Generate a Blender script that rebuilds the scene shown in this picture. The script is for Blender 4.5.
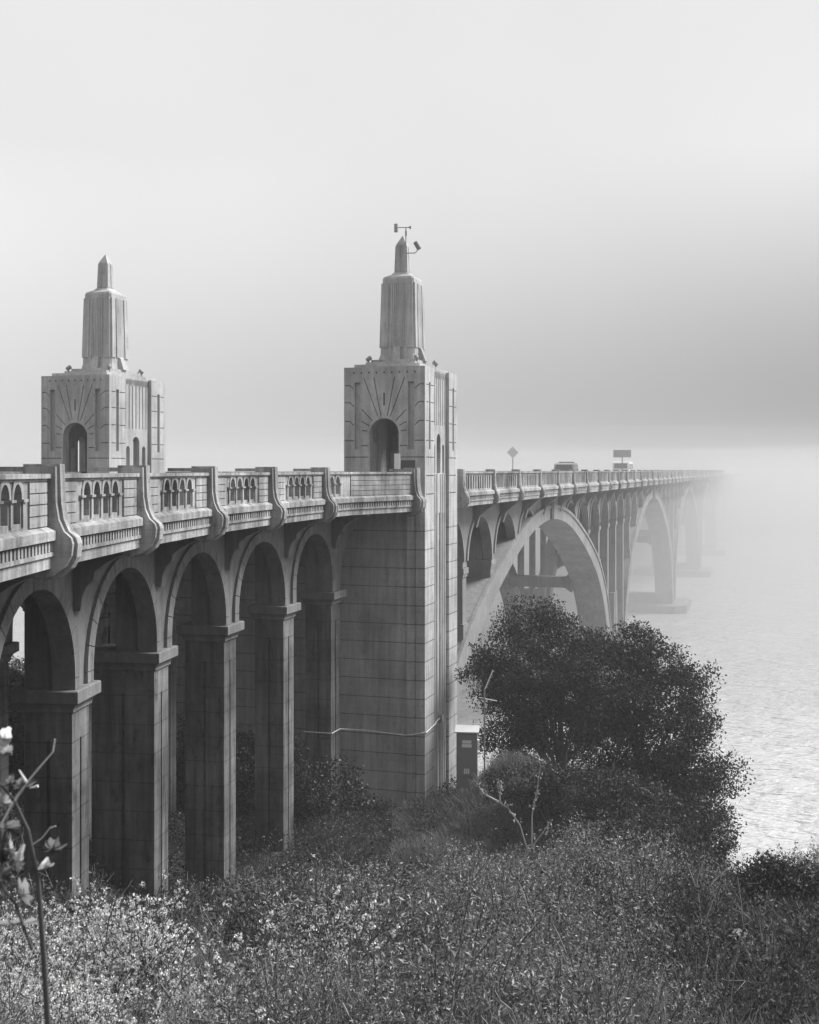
import bpy, bmesh, math, random
import numpy as np
from mathutils import Matrix, Vector
from mathutils.geometry import tessellate_polygon
random.seed(7); RNG = np.random.default_rng(7)
R = math.radians
for o in list(bpy.data.objects): bpy.data.objects.remove(o)
SC = bpy.context.scene; COL = SC.collection

# ------------------------------------------------------------------ camera, sky, sun, exposure
CZ = 18.4            # eye height above the river
F = 1180.0           # focal length in picture pixels
HZ = 470.5           # horizon row
cam = bpy.data.cameras.new('camera'); co = bpy.data.objects.new('camera', cam); COL.objects.link(co)
co.location = (0, 0, CZ); co.rotation_euler = (R(90), 0, 0)
cam.sensor_width = 36; cam.lens = F / 1024 * 36; cam.shift_y = -(512 - HZ) / 1024
cam.clip_start = 0.1; cam.clip_end = 6000
SC.camera = co
cam.dof.use_dof = True; cam.dof.focus_distance = 38; cam.dof.aperture_fstop = 7
SC.view_settings.view_transform = 'Standard'; SC.view_settings.look = 'None'
SC.view_settings.exposure = 0.35; SC.view_settings.gamma = 1

SUN_AZ, SUN_EL = 66, 46      # azimuth to the right of the view direction, elevation
W = bpy.data.worlds.new('World'); SC.world = W; W.use_nodes = True
nt = W.node_tree; nt.nodes.clear(); N = nt.nodes.new; L = nt.links.new
sky = N('ShaderNodeTexSky'); sky.sky_type = 'NISHITA'; sky.sun_disc = False
sky.sun_elevation = R(SUN_EL); sky.sun_rotation = R(SUN_AZ)
bw = N('ShaderNodeRGBToBW'); L(sky.outputs[0], bw.inputs[0])
tc = N('ShaderNodeTexCoord'); sep = N('ShaderNodeSeparateXYZ'); L(tc.outputs['Generated'], sep.inputs[0])
# an overcast sky is about three times as bright overhead as at the horizon
mr = N('ShaderNodeMapRange'); mr.inputs[1].default_value = 0.0; mr.inputs[2].default_value = 0.27
mr.inputs[3].default_value = 0.0; mr.inputs[4].default_value = 1.0; mr.interpolation_type = 'SMOOTHSTEP'
L(sep.outputs[2], mr.inputs[0])
base = N('ShaderNodeMapRange'); base.inputs[1].default_value = 0; base.inputs[2].default_value = 1
base.inputs[3].default_value = 3.9; base.inputs[4].default_value = 8.9; L(mr.outputs[0], base.inputs[0])
nz = N('ShaderNodeTexNoise'); nz.inputs['Scale'].default_value = 2.2; nz.inputs['Detail'].default_value = 3
L(tc.outputs['Generated'], nz.inputs['Vector'])
nm = N('ShaderNodeMapRange'); nm.inputs[3].default_value = .9; nm.inputs[4].default_value = 1.1; L(nz.outputs[0], nm.inputs[0])
mul = N('ShaderNodeMath'); mul.operation = 'MULTIPLY'; L(base.outputs[0], mul.inputs[0]); L(nm.outputs[0], mul.inputs[1])
mix = N('ShaderNodeMix'); mix.data_type = 'FLOAT'; mix.inputs[0].default_value = .85     # cloud veil over the clear sky
L(bw.outputs[0], mix.inputs[2]); L(mul.outputs[0], mix.inputs[3])
# thin cloud: brighter on the side the sun stands, duller behind the viewer
br = N('ShaderNodeMapRange'); br.inputs[1].default_value = -.6; br.inputs[2].default_value = .75; br.inputs[3].default_value = .85; br.inputs[4].default_value = 1.0; br.interpolation_type = 'SMOOTHSTEP'
L(sep.outputs[1], br.inputs[0]); mb2 = N('ShaderNodeMath'); mb2.operation = 'MULTIPLY'; L(mix.outputs[0], mb2.inputs[0]); L(br.outputs[0], mb2.inputs[1]); mix = mb2
# darker cloud low over the far bank on the right, paler to the left
lx = N('ShaderNodeMapRange'); lx.inputs[1].default_value = -.32; lx.inputs[2].default_value = .34; lx.inputs[3].default_value = 1.6; lx.inputs[4].default_value = .66; L(sep.outputs[0], lx.inputs[0])
lz = N('ShaderNodeMapRange'); lz.inputs[1].default_value = .02; lz.inputs[2].default_value = .26; L(sep.outputs[2], lz.inputs[0])
lm = N('ShaderNodeMix'); lm.data_type = 'FLOAT'; L(lz.outputs[0], lm.inputs[0]); L(lx.outputs[0], lm.inputs[2]); lm.inputs[3].default_value = 1.0
mb3 = N('ShaderNodeMath'); mb3.operation = 'MULTIPLY'; L(mix.outputs[0], mb3.inputs[0]); L(lm.outputs[0], mb3.inputs[1]); mix = mb3
bg = N('ShaderNodeBackground'); bg.inputs[1].default_value = 0.08; L(mix.outputs[0], bg.inputs[0])
wo = N('ShaderNodeOutputWorld'); L(bg.outputs[0], wo.inputs[0])

sl = bpy.data.lights.new('sun', 'SUN'); sl.energy = 4.7; sl.angle = R(26); sl.color = (1, 1, 1)
so = bpy.data.objects.new('sun', sl); COL.objects.link(so)
sd = Vector((math.sin(R(SUN_AZ)) * math.cos(R(SUN_EL)), math.cos(R(SUN_AZ)) * math.cos(R(SUN_EL)), math.sin(R(SUN_EL))))
so.rotation_euler = sd.to_track_quat('Z', 'Y').to_euler()
SC.cycles.volume_bounces = 2; SC.cycles.max_bounces = 6; SC.cycles.diffuse_bounces = 3
SC.cycles.use_denoising = True
HAZE = 0.0011; BANK = 0.0105

# ------------------------------------------------------------------ materials (the picture is black and white: all greys)
def mat(name, v, rough=.9, spec=.2, **k):
    m = bpy.data.materials.new(name); m.use_nodes = True
    b = m.node_tree.nodes['Principled BSDF']
    b.inputs['Base Color'].default_value = (v, v, v, 1); b.inputs['Roughness'].default_value = rough
    b.inputs['Specular IOR Level'].default_value = spec
    for kk, vv in k.items(): b.inputs[kk].default_value = vv
    return m
def concrete(name, v, pitch=0, off=0, stain=.3, boards=False, jw=.028, jd=.5):
    m = mat(name, v, .92, .15); t = m.node_tree; b = t.nodes['Principled BSDF']; N = t.nodes.new; L = t.links.new
    geo = N('ShaderNodeNewGeometry')
    def noise(scale, vec=(1, 1, 1), det=4, rough=.6):
        mp = N('ShaderNodeMapping'); mp.inputs['Scale'].default_value = vec; L(geo.outputs['Position'], mp.inputs[0])
        n = N('ShaderNodeTexNoise'); n.inputs['Scale'].default_value = scale; n.inputs['Detail'].default_value = det
        n.inputs['Roughness'].default_value = rough; L(mp.outputs[0], n.inputs['Vector']); return n.outputs[0]
    def mrange(s, a, bb, c, d):
        q = N('ShaderNodeMapRange'); L(s, q.inputs[0])
        for i, x in enumerate((a, bb, c, d)): q.inputs[i + 1].default_value = x
        return q.outputs[0]
    def mul(a, c):
        q = N('ShaderNodeMath'); q.operation = 'MULTIPLY'; L(a, q.inputs[0])
        if isinstance(c, float): q.inputs[1].default_value = c
        else: L(c, q.inputs[1])
        return q.outputs[0]
    big = mrange(noise(.55), .3, .7, 1 - stain, 1 + stain * .8)
    streak = mrange(noise(1.6, (3.2, 3.2, .22), 5), .32, .68, 1 - stain * .9, 1 + stain * .6)
    fine = mrange(noise(14, det=6, rough=.75), .25, .75, .84, 1.16)
    blotch = mrange(noise(3.1, (1, 1, .6), 5, .7), .56, .72, 1.0, 1 - stain * 1.1)
    c = mul(mul(mul(big, streak), mul(fine, blotch)), float(v))
    hgt = fine
    sp = N('ShaderNodeSeparateXYZ'); L(geo.outputs['Position'], sp.inputs[0])
    if pitch:
        def line(pt, of, w):
            a = N('ShaderNodeMath'); a.operation = 'ADD'; a.inputs[1].default_value = of + pt * 100; L(sp.outputs[2], a.inputs[0])
            d = N('ShaderNodeMath'); d.operation = 'MODULO'; d.inputs[1].default_value = pt; L(a.outputs[0], d.inputs[0])
            e = N('ShaderNodeMath'); e.operation = 'LESS_THAN'; e.inputs[1].default_value = w; L(d.outputs[0], e.inputs[0]); return e.outputs[0]
        ln = line(pitch, off, jw)
        k = mrange(ln, 0, 1, 1, jd); c = mul(c, k); hgt = mul(hgt, mrange(ln, 0, 1, 1, -1.5))
        l2 = line(pitch / 3, off + .013, .012); c = mul(c, mrange(l2, 0, 1, 1, .86))
    if boards:
        l2 = mrange(noise(9, (.15, .15, 4), 2), .45, .7, 1.03, .86); c = mul(c, l2)
    cc = N('ShaderNodeCombineColor'); [L(c, cc.inputs[i]) for i in range(3)]
    L(cc.outputs[0], b.inputs['Base Color'])
    bp = N('ShaderNodeBump'); bp.inputs['Strength'].default_value = .5; bp.inputs['Distance'].default_value = .03
    L(hgt, bp.inputs['Height']); L(bp.outputs[0], b.inputs['Normal'])
    return m
def foliage(name, v, var=.5, trans=.35, rough=.55, spec=.35):
    m = mat(name, v, rough, spec); t = m.node_tree; b = t.nodes['Principled BSDF']; N = t.nodes.new; L = t.links.new
    geo = N('ShaderNodeNewGeometry'); q = N('ShaderNodeMapRange'); L(geo.outputs['Random Per Island'], q.inputs[0])
    q.inputs[3].default_value = v * (1 - var); q.inputs[4].default_value = v * (1 + var * 1.3)
    cc = N('ShaderNodeCombineColor'); [L(q.outputs[0], cc.inputs[i]) for i in range(3)]
    L(cc.outputs[0], b.inputs['Base Color'])
    tr = N('ShaderNodeBsdfTranslucent'); L(cc.outputs[0], tr.inputs[0])
    mx = N('ShaderNodeMixShader'); mx.inputs[0].default_value = trans
    L(b.outputs[0], mx.inputs[1]); L(tr.outputs[0], mx.inputs[2])
    L(mx.outputs[0], t.nodes['Material Output'].inputs[0]); return m
def rough_ground(name, v, scale=1.5, lo=.5, hi=1.5):
    m = mat(name, v, .95, .1); t = m.node_tree; b = t.nodes['Principled BSDF']; N = t.nodes.new; L = t.links.new
    geo = N('ShaderNodeNewGeometry'); n = N('ShaderNodeTexNoise'); n.inputs['Scale'].default_value = scale; n.inputs['Detail'].default_value = 8
    n.inputs['Roughness'].default_value = .7; L(geo.outputs['Position'], n.inputs['Vector'])
    q = N('ShaderNodeMapRange'); L(n.outputs[0], q.inputs[0]); q.inputs[1].default_value = .3; q.inputs[2].default_value = .7
    q.inputs[3].default_value = v * lo; q.inputs[4].default_value = v * hi
    cc = N('ShaderNodeCombineColor'); [L(q.outputs[0], cc.inputs[i]) for i in range(3)]; L(cc.outputs[0], b.inputs['Base Color'])
    bp = N('ShaderNodeBump'); bp.inputs['Strength'].default_value = .8; bp.inputs['Distance'].default_value = .1
    L(n.outputs[0], bp.inputs['Height']); L(bp.outputs[0], b.inputs['Normal']); return m
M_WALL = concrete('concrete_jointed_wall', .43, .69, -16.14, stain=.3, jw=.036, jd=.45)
M_COL = concrete('concrete_jointed_column', .15, .69, -16.46, stain=.55, jw=.022, jd=.6)  # darker than the wall: under-deck shade is put into the colour
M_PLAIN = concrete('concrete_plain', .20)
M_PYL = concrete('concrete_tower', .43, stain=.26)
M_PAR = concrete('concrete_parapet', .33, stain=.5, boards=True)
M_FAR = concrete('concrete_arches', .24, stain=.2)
M_DARK = mat('dark_recess', .05); M_ROAD = rough_ground('asphalt', .06, 6)
M_STEEL = mat('galvanised_steel', .30, .45, .5, Metallic=.6)
M_WHITE = mat('white_paint', .75, .5, .4); M_BLACK = mat('black_rubber', .02, .7)
M_GLASS = mat('car_glass', .03, .08, .8); M_BRONZE = mat('bronze_plaque', .07, .4, .5)
M_CAB = mat('cabinet_grey_paint', .22, .5, .4); M_SIGN = mat('sign_yellow_face', .7, .5, .4); M_SIGNBACK = mat('sign_dark_face', .45, .5, .3)
M_CARP = mat('car_paint_silver', .25, .3, .5, Metallic=.3); M_VANP = mat('van_paint_white', .8, .3, .5)
M_LEAFTREE = foliage('tree_leaf', .034, .85, .15, .5, .3); M_BARK = rough_ground('bark', .10, 8)
M_DARKLEAF = foliage('dark_shrub_leaf', .045, .7, .15)
M_IVY = foliage('bramble_leaf', .06, .7, .25); M_PALE = foliage('pale_scrub_leaf', .24, .8, .18)
M_WEED = foliage('flower_stem_leaf', .055, .7, .18); M_PETAL = foliage('white_petal', .76, .3, .25)
M_GRASS = foliage('dry_grass', .17, .6, .3); M_TWIG = mat('bare_twig', .38, .8); M_STEMD = mat('dark_stem', .06, .8)
M_GROUND = rough_ground('soil', .05, 2.5); M_ROCK = rough_ground('pale_rock', .28, 5, .7, 1.3)
M_BIGLEAF = foliage('broad_leaf', .16, .8, .4); M_HILL = rough_ground('wooded_shore', .06, .12, .6, 1.4)

# ------------------------------------------------------------------ mesh helpers
class MB:
    def __init__(s): s.v = []; s.f = []
    def add(s, vs, fs):
        n = len(s.v); s.v += [tuple(v) for v in vs]; s.f += [tuple(i + n for i in f) for f in fs]; return s
    def box(s, x0, x1, y0, y1, z0, z1, M=None):
        v = [Vector((x, y, z)) for z in (z0, z1) for y in (y0, y1) for x in (x0, x1)]
        if M: v = [M @ p for p in v]
        return s.add(v, [(0, 2, 3, 1), (4, 5, 7, 6), (0, 1, 5, 4), (2, 6, 7, 3), (0, 4, 6, 2), (1, 3, 7, 5)])
    def loft(s, rings, cap=True):
        n = len(rings[0]); vs = [p for r in rings for p in r]; fs = []
        for k in range(len(rings) - 1):
            for i in range(n):
                j = (i + 1) % n; fs.append((k * n + i, k * n + j, (k + 1) * n + j, (k + 1) * n + i))
        if cap: fs += [tuple(range(n))[::-1], tuple((len(rings) - 1) * n + i for i in range(n))]
        return s.add(vs, fs)
    def tube(s, pts, rad, n=8):
        pts = [Vector(p) for p in pts]; rad = rad if isinstance(rad, (list, tuple)) else [rad] * len(pts); rings = []
        for i, p in enumerate(pts):
            d = (pts[min(i + 1, len(pts) - 1)] - pts[max(i - 1, 0)]).normalized()
            a = d.orthogonal().normalized() if i == 0 else (a0 - d * a0.dot(d)).normalized()
            a0 = a; b = d.cross(a)
            rings.append([p + (a * math.cos(t) + b * math.sin(t)) * rad[i] for t in [2 * math.pi * k / n for k in range(n)]])
        return s.loft(rings)
    def plate(s, loops, fn, d0, d1):
        flat = [p for l in loops for p in l]
        tris = tessellate_polygon([[Vector((p[0], p[1], 0)) for p in l] for l in loops])
        n = len(flat); vs = [fn(p[0], p[1], d0) for p in flat] + [fn(p[0], p[1], d1) for p in flat]
        fs = []
        for t in tris:
            fs.append(tuple(t)); fs.append(tuple(i + n for i in reversed(t)))
        k = 0
        for l in loops:
            m = len(l)
            for i in range(m): a, b = k + i, k + (i + 1) % m; fs.append((a, b, b + n, a + n))
            k += m
        return s.add(vs, fs)
WM = {}
def finish(o, parent, M):
    COL.objects.link(o); o.parent = parent
    WM[o.name] = M
    o.matrix_basis = (WM[parent.name].inverted() @ M) if parent else M
    return o
def part(name, mb, m, parent=None, M=Matrix(), smooth=False, mats=None):
    me = bpy.data.meshes.new(name); me.from_pydata([tuple(v) for v in mb.v], [], mb.f)
    b = bmesh.new(); b.from_mesh(me); bmesh.ops.recalc_face_normals(b, faces=b.faces); b.to_mesh(me); b.free()
    for q in (mats or [m]): me.materials.append(q)
    if smooth: me.polygons.foreach_set('use_smooth', [True] * len(me.polygons))
    return finish(bpy.data.objects.new(name, me), parent, M)
def copy(o, parent, M):
    return finish(o.copy(), parent, M)
def thing(name, label, cat, M=Matrix(), group=None):
    o = bpy.data.objects.new(name, None); o.empty_display_size = .3; finish(o, None, M); return tag(o, label, cat, group)
def tag(o, label, cat, group=None, kind=None):
    if label: o['label'] = label
    if cat: o['category'] = cat
    if group: o['group'] = group
    if kind: o['kind'] = kind
    return o
def frame(p, q=None, ang=None):
    """x forward along the bridge, y to its left, z up; p, q are (X, Y) points"""
    if q is not None: ang = math.atan2(q[1] - p[1], q[0] - p[0])
    return Matrix.Translation((p[0], p[1], 0)) @ Matrix.Rotation(ang, 4, 'Z')
def PX(x, y, Y): return Vector(((x - 409.5) / F * Y, Y, CZ - (y - HZ) / F * Y))
def xz(fm=lambda u, v, d: (u, d, v)): return fm
XZ = lambda u, v, d: (u, d, v)          # plate in the x-z plane, thickness along y
YZ = lambda u, v, d: (d, u, v)          # plate in the y-z plane, thickness along x
def D(drop): return CZ - drop           # height of something `drop` metres below the eye

# ------------------------------------------------------------------ bridge frames
TH = 17.4; O = (.57, 43.5); ANG = R(90 - TH)
MF = frame(O, ang=ANG)                                    # main frame: s along, t = y inward, outer face at t=0
bridge = thing('arch_bridge', 'long concrete arch bridge with two tall towers, running over the river into fog', 'bridge', MF)
# outer capital edges of the approach columns (plan positions), then the parapet posts 1.35 m further out
C = {-2: (-6.55, 9.08), -1: (-6.78, 13.95), 0: (-6.75, 18.83), 1: (-6.45, 23.7), 2: (-5.85, 28.54), 3: (-4.92, 33.33), 4: (-3.75, 38.07), 5: (-2.5, 42.3)}
def head(k):
    a = C[max(k - 1, -2)]; b = C[min(k + 1, 5)]; return math.atan2(b[1] - a[1], b[0] - a[0])
NF = {k: frame(C[k], ang=head(k)) for k in C}
def npt(k, x, y):
    p = NF[k] @ Vector((x, y, 0)); return (p.x, p.y)
P = {k: npt(k, -.6, -1.25) for k in range(-2, 5)}
BEND = (-1.98, 39.35); ENDP = (.17, 42.95)

# ---- parapet pieces
def rail_piece(L, openings, M, inward=1, kind='approach'):
    """outer face y=0, inward +y; one straight length of parapet between posts"""
    mb = MB(); hw = .172; loops = [[(0.02, D(.86)), (L - .02, D(.86)), (L - .02, D(.14)), (.02, D(.14))]]
    for c in openings:
        if kind == 'approach': zb, zs, w, rise = D(.76), D(.42), hw, .21
        else: zb, zs, w, rise = D(.78), D(.30), .12, .10
        pts = [(c - w, zb), (c + w, zb), (c + w, zs)]
        for a in range(1, 8):
            th = math.pi * a / 8; pts.append((c + w * math.cos(th), zs + rise * math.sin(th) ** .9))
        pts.append((c - w, zs)); loops.append(pts)
    mb.plate(loops, XZ, 0, .27)
    if openings and kind == 'approach':                               # hood mouldings, small capitals and sills
        for c in openings:
            for a in range(8):
                t0, t1 = math.pi * a / 8, math.pi * (a + 1) / 8
                q = [(c + r * math.cos(t), D(.42) + r * 1.32 * math.sin(t)) for r, t in ((.175, t0), (.25, t0), (.25, t1), (.175, t1))]
                mb.plate([q], XZ, -.025, -.001)
        for c in [openings[0] - .26] + [o + .26 for o in openings]:
            mb.box(c - .1, c + .1, -.06, .21, D(.45), D(.41)); mb.box(c - .05, c + .05, -.03, .15, D(.8), D(.45))
    if kind == 'approach':
        a = openings[0] - .5 if openings else 0
        for x0, x1 in (((.3, a), (L - a, L - .3)) if openings and a > .35 else ()):
            for i in range(4): mb.box(x0, x1, -.03, -.001, D(.84 - .17 * i), D(.845 - .17 * i - .155))
        if not openings:
            for i in range(4): mb.box(.02, L - .02, -.03, -.001, D(.84 - .17 * i), D(.845 - .17 * i - .155))
    body = part('parapet_panel', mb, M_PAR, bridge, M)
    cp = MB().box(0, L, -.07, .26, D(.12), D(.05)).box(0, L, -.03, .22, D(.16), D(.121))
    part('coping', cp, M_PAR, body, M)
    cn = MB()
    prof = [(.3, D(1.08)), (.3, D(.86)), (-.02, D(.86)), (-.14, D(.92)), (-.14, D(1.06)), (-.05, D(1.08))]
    cn.plate([prof], lambda u, v, d: (d, u, v), 0, L)
    cn.box(0, L, -.02, .3, D(1.24), D(1.08))
    nd = int(L / .155)
    for i in range(nd): cn.box(L * (i + .2) / nd, L * (i + .72) / nd, -.09, -.021, D(1.235), D(1.085))
    cn.box(0, L, -.11, .3, D(1.30), D(1.24)); cn.box(0, L, -.07, .3, D(1.49), D(1.30))
    part('cornice', cn, M_PAR, body, M)
    return body
def post_mesh():
    mb = MB()
    prof = [(.34, D(-.06)), (-.13, D(-.06)), (-.14, D(.5)), (-.18, D(.75)), (-.26, D(.93)), (-.37, D(1.03)), (-.40, D(1.12)), (-.38, D(1.3)), (-.29, D(1.47)), (-.12, D(1.6)), (.1, D(1.66)), (.3, D(1.6)), (.34, D(1.4))]
    mb.plate([prof], YZ, -.21, .21)
    mid = [(a - (.05 if a < 0 else 0), b - (.03 if b < D(1.2) else 0)) for a, b in prof]
    mid[0] = (.4, D(-.1)); mid[1] = (-.17, D(-.1)); mid[-1] = (.36, D(1.4))
    mb.plate([mid], YZ, -.11, .11)
    mb.box(-.2, .2, .341, .95, D(.02), D(-.058))
    return mb
post0 = part('parapet_post', post_mesh(), M_PAR, bridge, frame(P[-2], ang=head(-2)))
for k in range(-1, 5): copy(post0, bridge, frame(P[k], ang=head(k)))
copy(post0, bridge, frame(ENDP, (ENDP[0] + 2.15, ENDP[1] + 3.6)))
for k in range(-2, 4):
    L_ = math.dist(P[k], P[k + 1]); c = L_ / 2
    rail_piece(L_, [c - .78, c - .26, c + .26, c + .78], frame(P[k], P[k + 1]))
rail_piece(math.dist(P[4], BEND), [.62, 1.14], frame(P[4], BEND))
rail_piece(math.dist(BEND, ENDP), [], frame(BEND, ENDP))

# ---- approach columns, spandrels, ring stones, brackets
def column_mesh(zb, e=0):
    mb = MB(); z1 = D(4.78); c = .65 + e / 2
    mb.box(-.34, .34, .28, 1.02 + e, zb, z1)
    for x0, x1 in ((-.46, -.04), (.04, .46)):
        for y0, y1 in ((.16, c - .045), (c + .045, 1.14 + e)):
            mb.box(x0, x1, y0, y1, zb, D(5.35))
    mb.box(-.46, .46, .16, 1.14 + e, D(5.35), z1)
    return mb
def capital_mesh(w=0):
    mb = MB()
    r = lambda e, z: [(-.46 - e, .16 - e, z), (.46 + e, .16 - e, z), (.46 + e, 1.14 + e + w, z), (-.46 - e, 1.14 + e + w, z)]
    mb.loft([r(.0, D(4.80)), r(.05, D(4.76)), r(.05, D(4.70)), r(.09, D(4.62)), r(.17, D(4.57))])
    mb.loft([r(.19, D(4.565)), r(.19, D(4.34)), r(.16, D(4.32))])
    return mb
zb = {-2: D(6.5), -1: D(8), 0: D(9.5), 1: D(11), 2: D(12.5), 3: D(13.5), 4: D(14), 5: D(14)}
cap_m = capital_mesh(); cap0 = None
for k in range(-2, 6):
    bm_ = MB().box(-.3, .3, .6, 9.4, D(2.1), D(1.5))
    for row in range(3):
        M = NF[k] @ Matrix.Translation((0, 4.2 * row, 0))
        ex = {2: .6, 3: .18}.get(k, 0); cm = column_mesh(zb[k], ex); bm_.box(-.42, .42, .57 + 4.2 * row, 1.15 + 4.2 * row, D(4.33), D(1.5))
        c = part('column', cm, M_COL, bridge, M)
        if ex: part('capital', capital_mesh(ex), M_PLAIN, c, M)
        elif cap0 is None: cap0 = part('capital', cap_m, M_PLAIN, c, M)
        else: copy(cap0, c, M)
    # cross beam tying the rows under the deck
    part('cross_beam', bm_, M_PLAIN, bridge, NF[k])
    bp_ = [(.17, D(2.78)), (.02, D(2.78)), (-.02, D(2.5)), (-.10, D(2.3)), (-.24, D(2.17)), (-.27, D(2.0)), (-.5, D(1.82)), (-.8, D(1.68)), (-1.15, D(1.6)), (-1.15, D(1.46)), (.17, D(1.46))]
    b = MB().plate([bp_], YZ, -.17, .17)
    part('bracket', b, M_PLAIN, bridge, NF[k] @ Matrix.Translation((-.22, 0, 0)))
def arch_bottom(u, L, spring=D(4.32), rise=2.17, hw=.5):
    a = L / 2 - hw; x = u - L / 2
    if abs(x) >= a: return spring
    return spring + (rise - a if rise > a else 0) + math.sqrt(max(a * a - x * x, 0)) * min(1, rise / a)
def span_wall(L, M, Lend=None, row=0, ring=True):
    e = Lend or L; hw = .5
    us = [hw + (L - 2 * hw) * (1 - math.cos(math.pi * i / 30)) / 2 for i in range(31)]
    us = [u for u in us if u < e]
    pts = [(-.01, D(1.5)), (-.01, D(4.32)), (hw, D(4.32))] + [(u, arch_bottom(u, L)) for u in us[0:]]
    if e == L: pts += [(L - hw, D(4.32)), (L + .01, D(4.32)), (L + .01, D(1.5))]
    else: pts += [(e, D(1.5))]
    q = []
    for p in pts:
        if not q or math.dist(p, q[-1]) > 1e-4: q.append(p)
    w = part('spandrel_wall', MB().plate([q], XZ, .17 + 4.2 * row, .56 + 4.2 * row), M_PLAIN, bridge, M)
    if ring:
        a = L / 2 - hw; mb = MB(); zc = D(4.32) + 2.17 - a; nv = 13
        for i in range(nv):
            t0, t1 = math.pi * (i + .02) / nv, math.pi * (i + .98) / nv
            if L / 2 + a * math.cos(t0) > e + .2: continue
            seg = [(L / 2 + r * math.cos(t), zc + r * math.sin(t)) for r, t in [(a - .002, t0), (a + .3, t0), (a + .3, (t0 + t1) / 2), (a + .3, t1), (a - .002, t1), (a - .002, (t0 + t1) / 2)]]
            mb.plate([seg], XZ, .09, .168)
        for sx in (-1, 1):
            if sx == 1 and e < L: continue
            x0 = L / 2 + sx * (a - .002); x1 = L / 2 + sx * (a + .3)
            mb.box(min(x0, x1), max(x0, x1), .09, .168, D(4.31), zc - .012)
        part('arch_ring', mb, M_PLAIN, w, M)
for k in range(-2, 5):
    M = frame(C[k], C[k + 1]); L_ = math.dist(C[k], C[k + 1])
    for row in range(3): span_wall(L_, M, row=row, ring=row == 0)
M = frame(C[5], ang=ANG); span_wall(4.88, M, Lend=2.05, ring=False)

part('backlight_blocker', MB().box(-1.4, -.6, -.9, 10.2, D(13), D(1.47)), M_PLAIN, bridge, NF[-2])  # unseen wall added under the deck end to stop light from behind
# ---- deck and pavement
mb = MB(); rd = MB()
edge = [(P[k], npt(k, 0, 10.2)) for k in range(-2, 5)]
def mpt(s, t): p = MF @ Vector((s, t, 0)); return (p.x, p.y)
edge += [(BEND, mpt(-2.6, 13.2)), (ENDP, mpt(-.3, 16.2)), (mpt(4.9, .25), mpt(4.9, 16.2)), (mpt(5.3, .25), mpt(5.3, 10.9)), (mpt(400, .25), mpt(400, 10.9))]
for (a, b), (c, d) in zip(edge, edge[1:]):
    def inn(p, q, w): l = math.dist(p, q); return (p[0] + (q[0] - p[0]) * w / l, p[1] + (q[1] - p[1]) * w / l)
    a, b, c, d = inn(a, b, .28), inn(b, a, .28), inn(c, d, .28), inn(d, c, .28)
    for m_, w, z0, z1 in ((mb, 0, D(1.46), D(1.06)), (rd, 1.6, D(1.055), D(1.05))):
        aa, bb, cc, dd = inn(a, b, w), inn(b, a, w), inn(c, d, w), inn(d, c, w)
        m_.loft([[(p[0], p[1], z) for p in (aa, bb, dd, cc)] for z in (z0, z1)])
part('deck', mb, M_FAR, bridge); part('road_surface', rd, M_ROAD, bridge)
# far-side parapet of approach and crossing (only its inner side could be seen): one plain pierced length per side
mb = MB()
fe = [b for a, b in edge]
for a, b in zip(fe, fe[1:]):
    Mx = frame(a, b); l = math.dist(a, b); mb.box(0, l, -.3, -.02, D(.12), D(.05), Mx); mb.box(0, l, -.3, .05, D(1.49), D(.86), Mx)
    nb = int(l / .5)
    for i in range(nb + 1): mb.box(i * l / max(nb, 1) - .09, i * l / max(nb, 1) + .09, -.25, -.05, D(.86), D(.12), Mx)
part('balustrade', mb, M_COL, bridge)

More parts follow.
